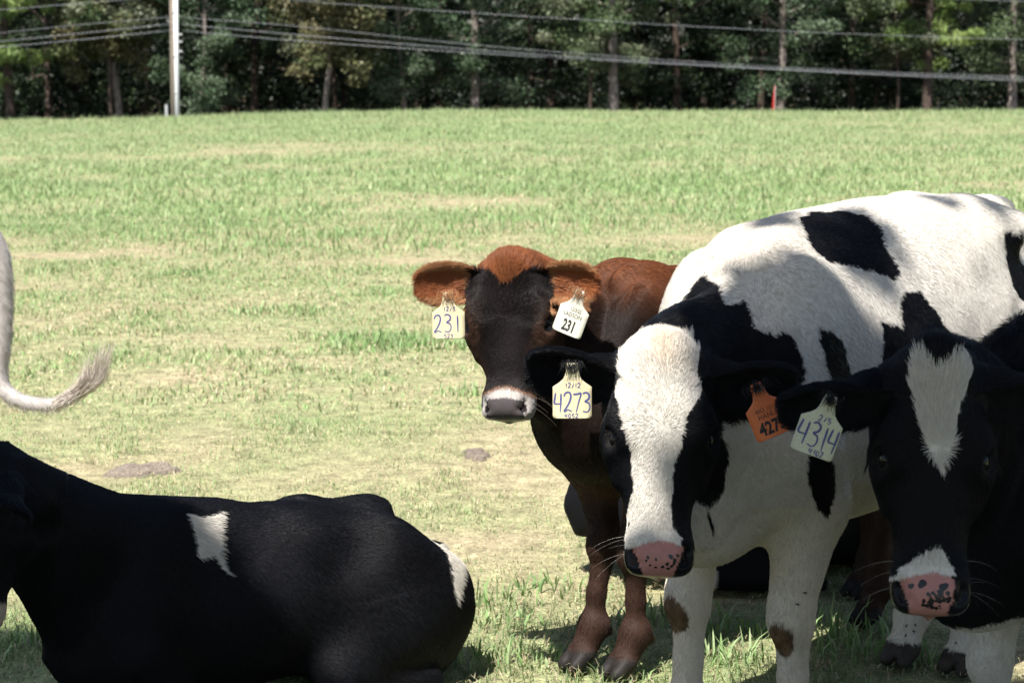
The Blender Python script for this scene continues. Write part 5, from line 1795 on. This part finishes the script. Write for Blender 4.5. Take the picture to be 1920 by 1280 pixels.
rs = np.random.default_rng(4)
c = COWS.get("c4273")
if c:
    nose_spots(c, [(0.940, -0.055, .0075), (0.955, -0.062, .0060), (0.948, -0.02, .0067), (0.935, 0.045, .0105), (0.952, 0.062, .0097), (0.965, 0.060, .0082), (0.968, 0.03, .0082), (0.978, 0.05, .0075), (0.982, 0.01, .0075), (0.985, -0.02, .0060), (0.975, -0.045, .0052), (0.93, 0.075, .0075), (0.99, 0.035, .0075)])
c = COWS.get("c4314")
if c:
    nose_spots(c, [(0.900, -0.042, .017), (0.908, 0.040, .017), (0.912, -0.085, .012), (0.928, 0.028, .012)] +
               [(0.925 + 0.075 * a_, 0.11 * (b_ - 0.5) + 0.012, 0.003 + 0.006 * c_) for a_, b_, c_ in rs.random((46, 3))])
for key, colr in (("c4273", (0.6, 0.56, 0.5)), ("c4314", (0.5, 0.47, 0.43)), ("c231", (0.3, 0.25, 0.2))):
    c = COWS.get(key)
    if not c: continue
    W_, E_ = [], []
    for sg in (1, -1):
        for i in range(5):
            t, z = 0.80 + 0.12 * rs.random(), -0.02 - 0.12 * rs.random()
            a = c.H((t, sg * 0.128, z)); d_ = c.HR @ nrm((0.25 * rs.normal(), sg * 1.0, 0.3 * rs.normal())); sag = np.array([0, 0, -1.0])
            ln = rs.uniform(0.035, 0.085)
            W_.append([c.W(a + d_ * ln * u + sag * ln * 0.35 * u * u) for u in np.linspace(0, 1, 6)])
        for i in range(34):                                                    # lashes of the upper lid
            u0 = i / 33 - 0.5
            a = c.H((0.375 - 0.012 * math.cos(u0 * 3) , sg * (0.186 + 0.030 * u0 * 0.6), 0.012 - 0.055 * u0))
            d_ = c.HR @ nrm((0.30 + 0.2 * rs.normal(), sg * 0.9, 0.45 + 0.2 * rs.normal()))
            ln = rs.uniform(0.012, 0.022)
            E_.append([c.W(a + d_ * ln * u + (c.HR @ np.array([1.0, 0, 0])) * ln * 0.3 * u * u) for u in np.linspace(0, 1, 4)])
    strands(c, "whiskers", W_, 0.00017, colr)
    strands(c, "eyelashes", E_, 0.0004, (0.01, 0.009, 0.009))

# ------------------------------------------------------------------ tail switch of the white cow
c = COWS.get("white")
if c:
    Y = 6.6
    paths = []
    for i in range(420):
        u = rs.random()
        r0 = at(95 + 62 * u, 758 - 26 * u * u - 6 * rs.normal(), Y - 0.08 + 0.02 * rs.normal())
        f_ = rs.random() ** 0.7
        tip = at(150 + 62 * f_ + 10 * rs.normal(), 640 + 55 * (1 - f_) * rs.random() + 40 * rs.random() * (1 - f_), Y - 0.13 + 0.05 * rs.normal())
        mid = at(150 + 40 * f_ + 4 * rs.normal(), 720 - 8 * rs.random() - 10 * (1 - f_), Y - 0.1 + 0.03 * rs.normal())
        if rs.random() < 0.55:
            tip = mid + (tip - mid) * rs.uniform(0.35, 0.8)
        paths.append(catmull([r0, mid, tip], 4))
    strands(c, "tail_switch", paths, 0.0008, (0.58, 0.51, 0.44))

# ------------------------------------------------------------------ flies on the white hind legs
c = COWS.get("c4273")
if c:
    me0 = None
    for i, (px, py) in enumerate(((1700, 1172), (1716, 1171), (1712, 1182), (1698, 1190), (1690, 1212), (1792, 1205), (1766, 1212), (1797, 1240), (1776, 1206), (1508, 1110), (1494, 1132))):
        d_ = at(px, py, 5.0) - np.array([0, 0, CAM_H])
        ok, l, n, idx_ = c.obj.ray_cast(Vector(np.array([0, 0, CAM_H]) - c.loc), Vector(d_))
        if not ok:
            continue
        if me0 is None:
            V, F = [], []
            na, nr = 8, 9
            for a_ in range(nr):
                x_ = a_ / (nr - 1)
                rr_ = 0.0017 * (math.sin(math.pi * min(1, x_ * 1.02 + 0.02)) ** 0.6) * (0.75 if 0.25 < x_ < 0.33 else 1.0)
                V += [((x_ - 0.5) * 0.0075, math.cos(b_) * rr_, math.sin(b_) * rr_ * 0.9) for b_ in np.linspace(0, 6.283, na, endpoint=False)]
            F = [(a_ * na + b_, a_ * na + (b_ + 1) % na, (a_ + 1) * na + (b_ + 1) % na, (a_ + 1) * na + b_) for a_ in range(nr - 1) for b_ in range(na)]
            k_ = len(V)
            for sg in (1, -1):                                                 # folded wings
                V += [(-0.0005, sg * 0.0006, 0.0016), (0.0040, sg * 0.0030, 0.0018), (0.0055, sg * 0.0018, 0.0012), (0.0035, sg * 0.0002, 0.0018)]
                F.append((k_, k_ + 1, k_ + 2, k_ + 3)); k_ += 4
            me0 = fast_mesh("fly", V, F)
        fo = mesh_obj("fly", me0, MAT["fly"])
        fo.location = Vector(c.loc) + l + n * 0.0016
        fo.rotation_euler = n.to_track_quat('Z', 'Y').to_euler(); fo.rotation_euler.rotate_axis('Z', rs.random() * 6.28)
        tag(fo, "small black fly on a white leg of the heifer tagged 4273", "fly", "flies on the white legs")
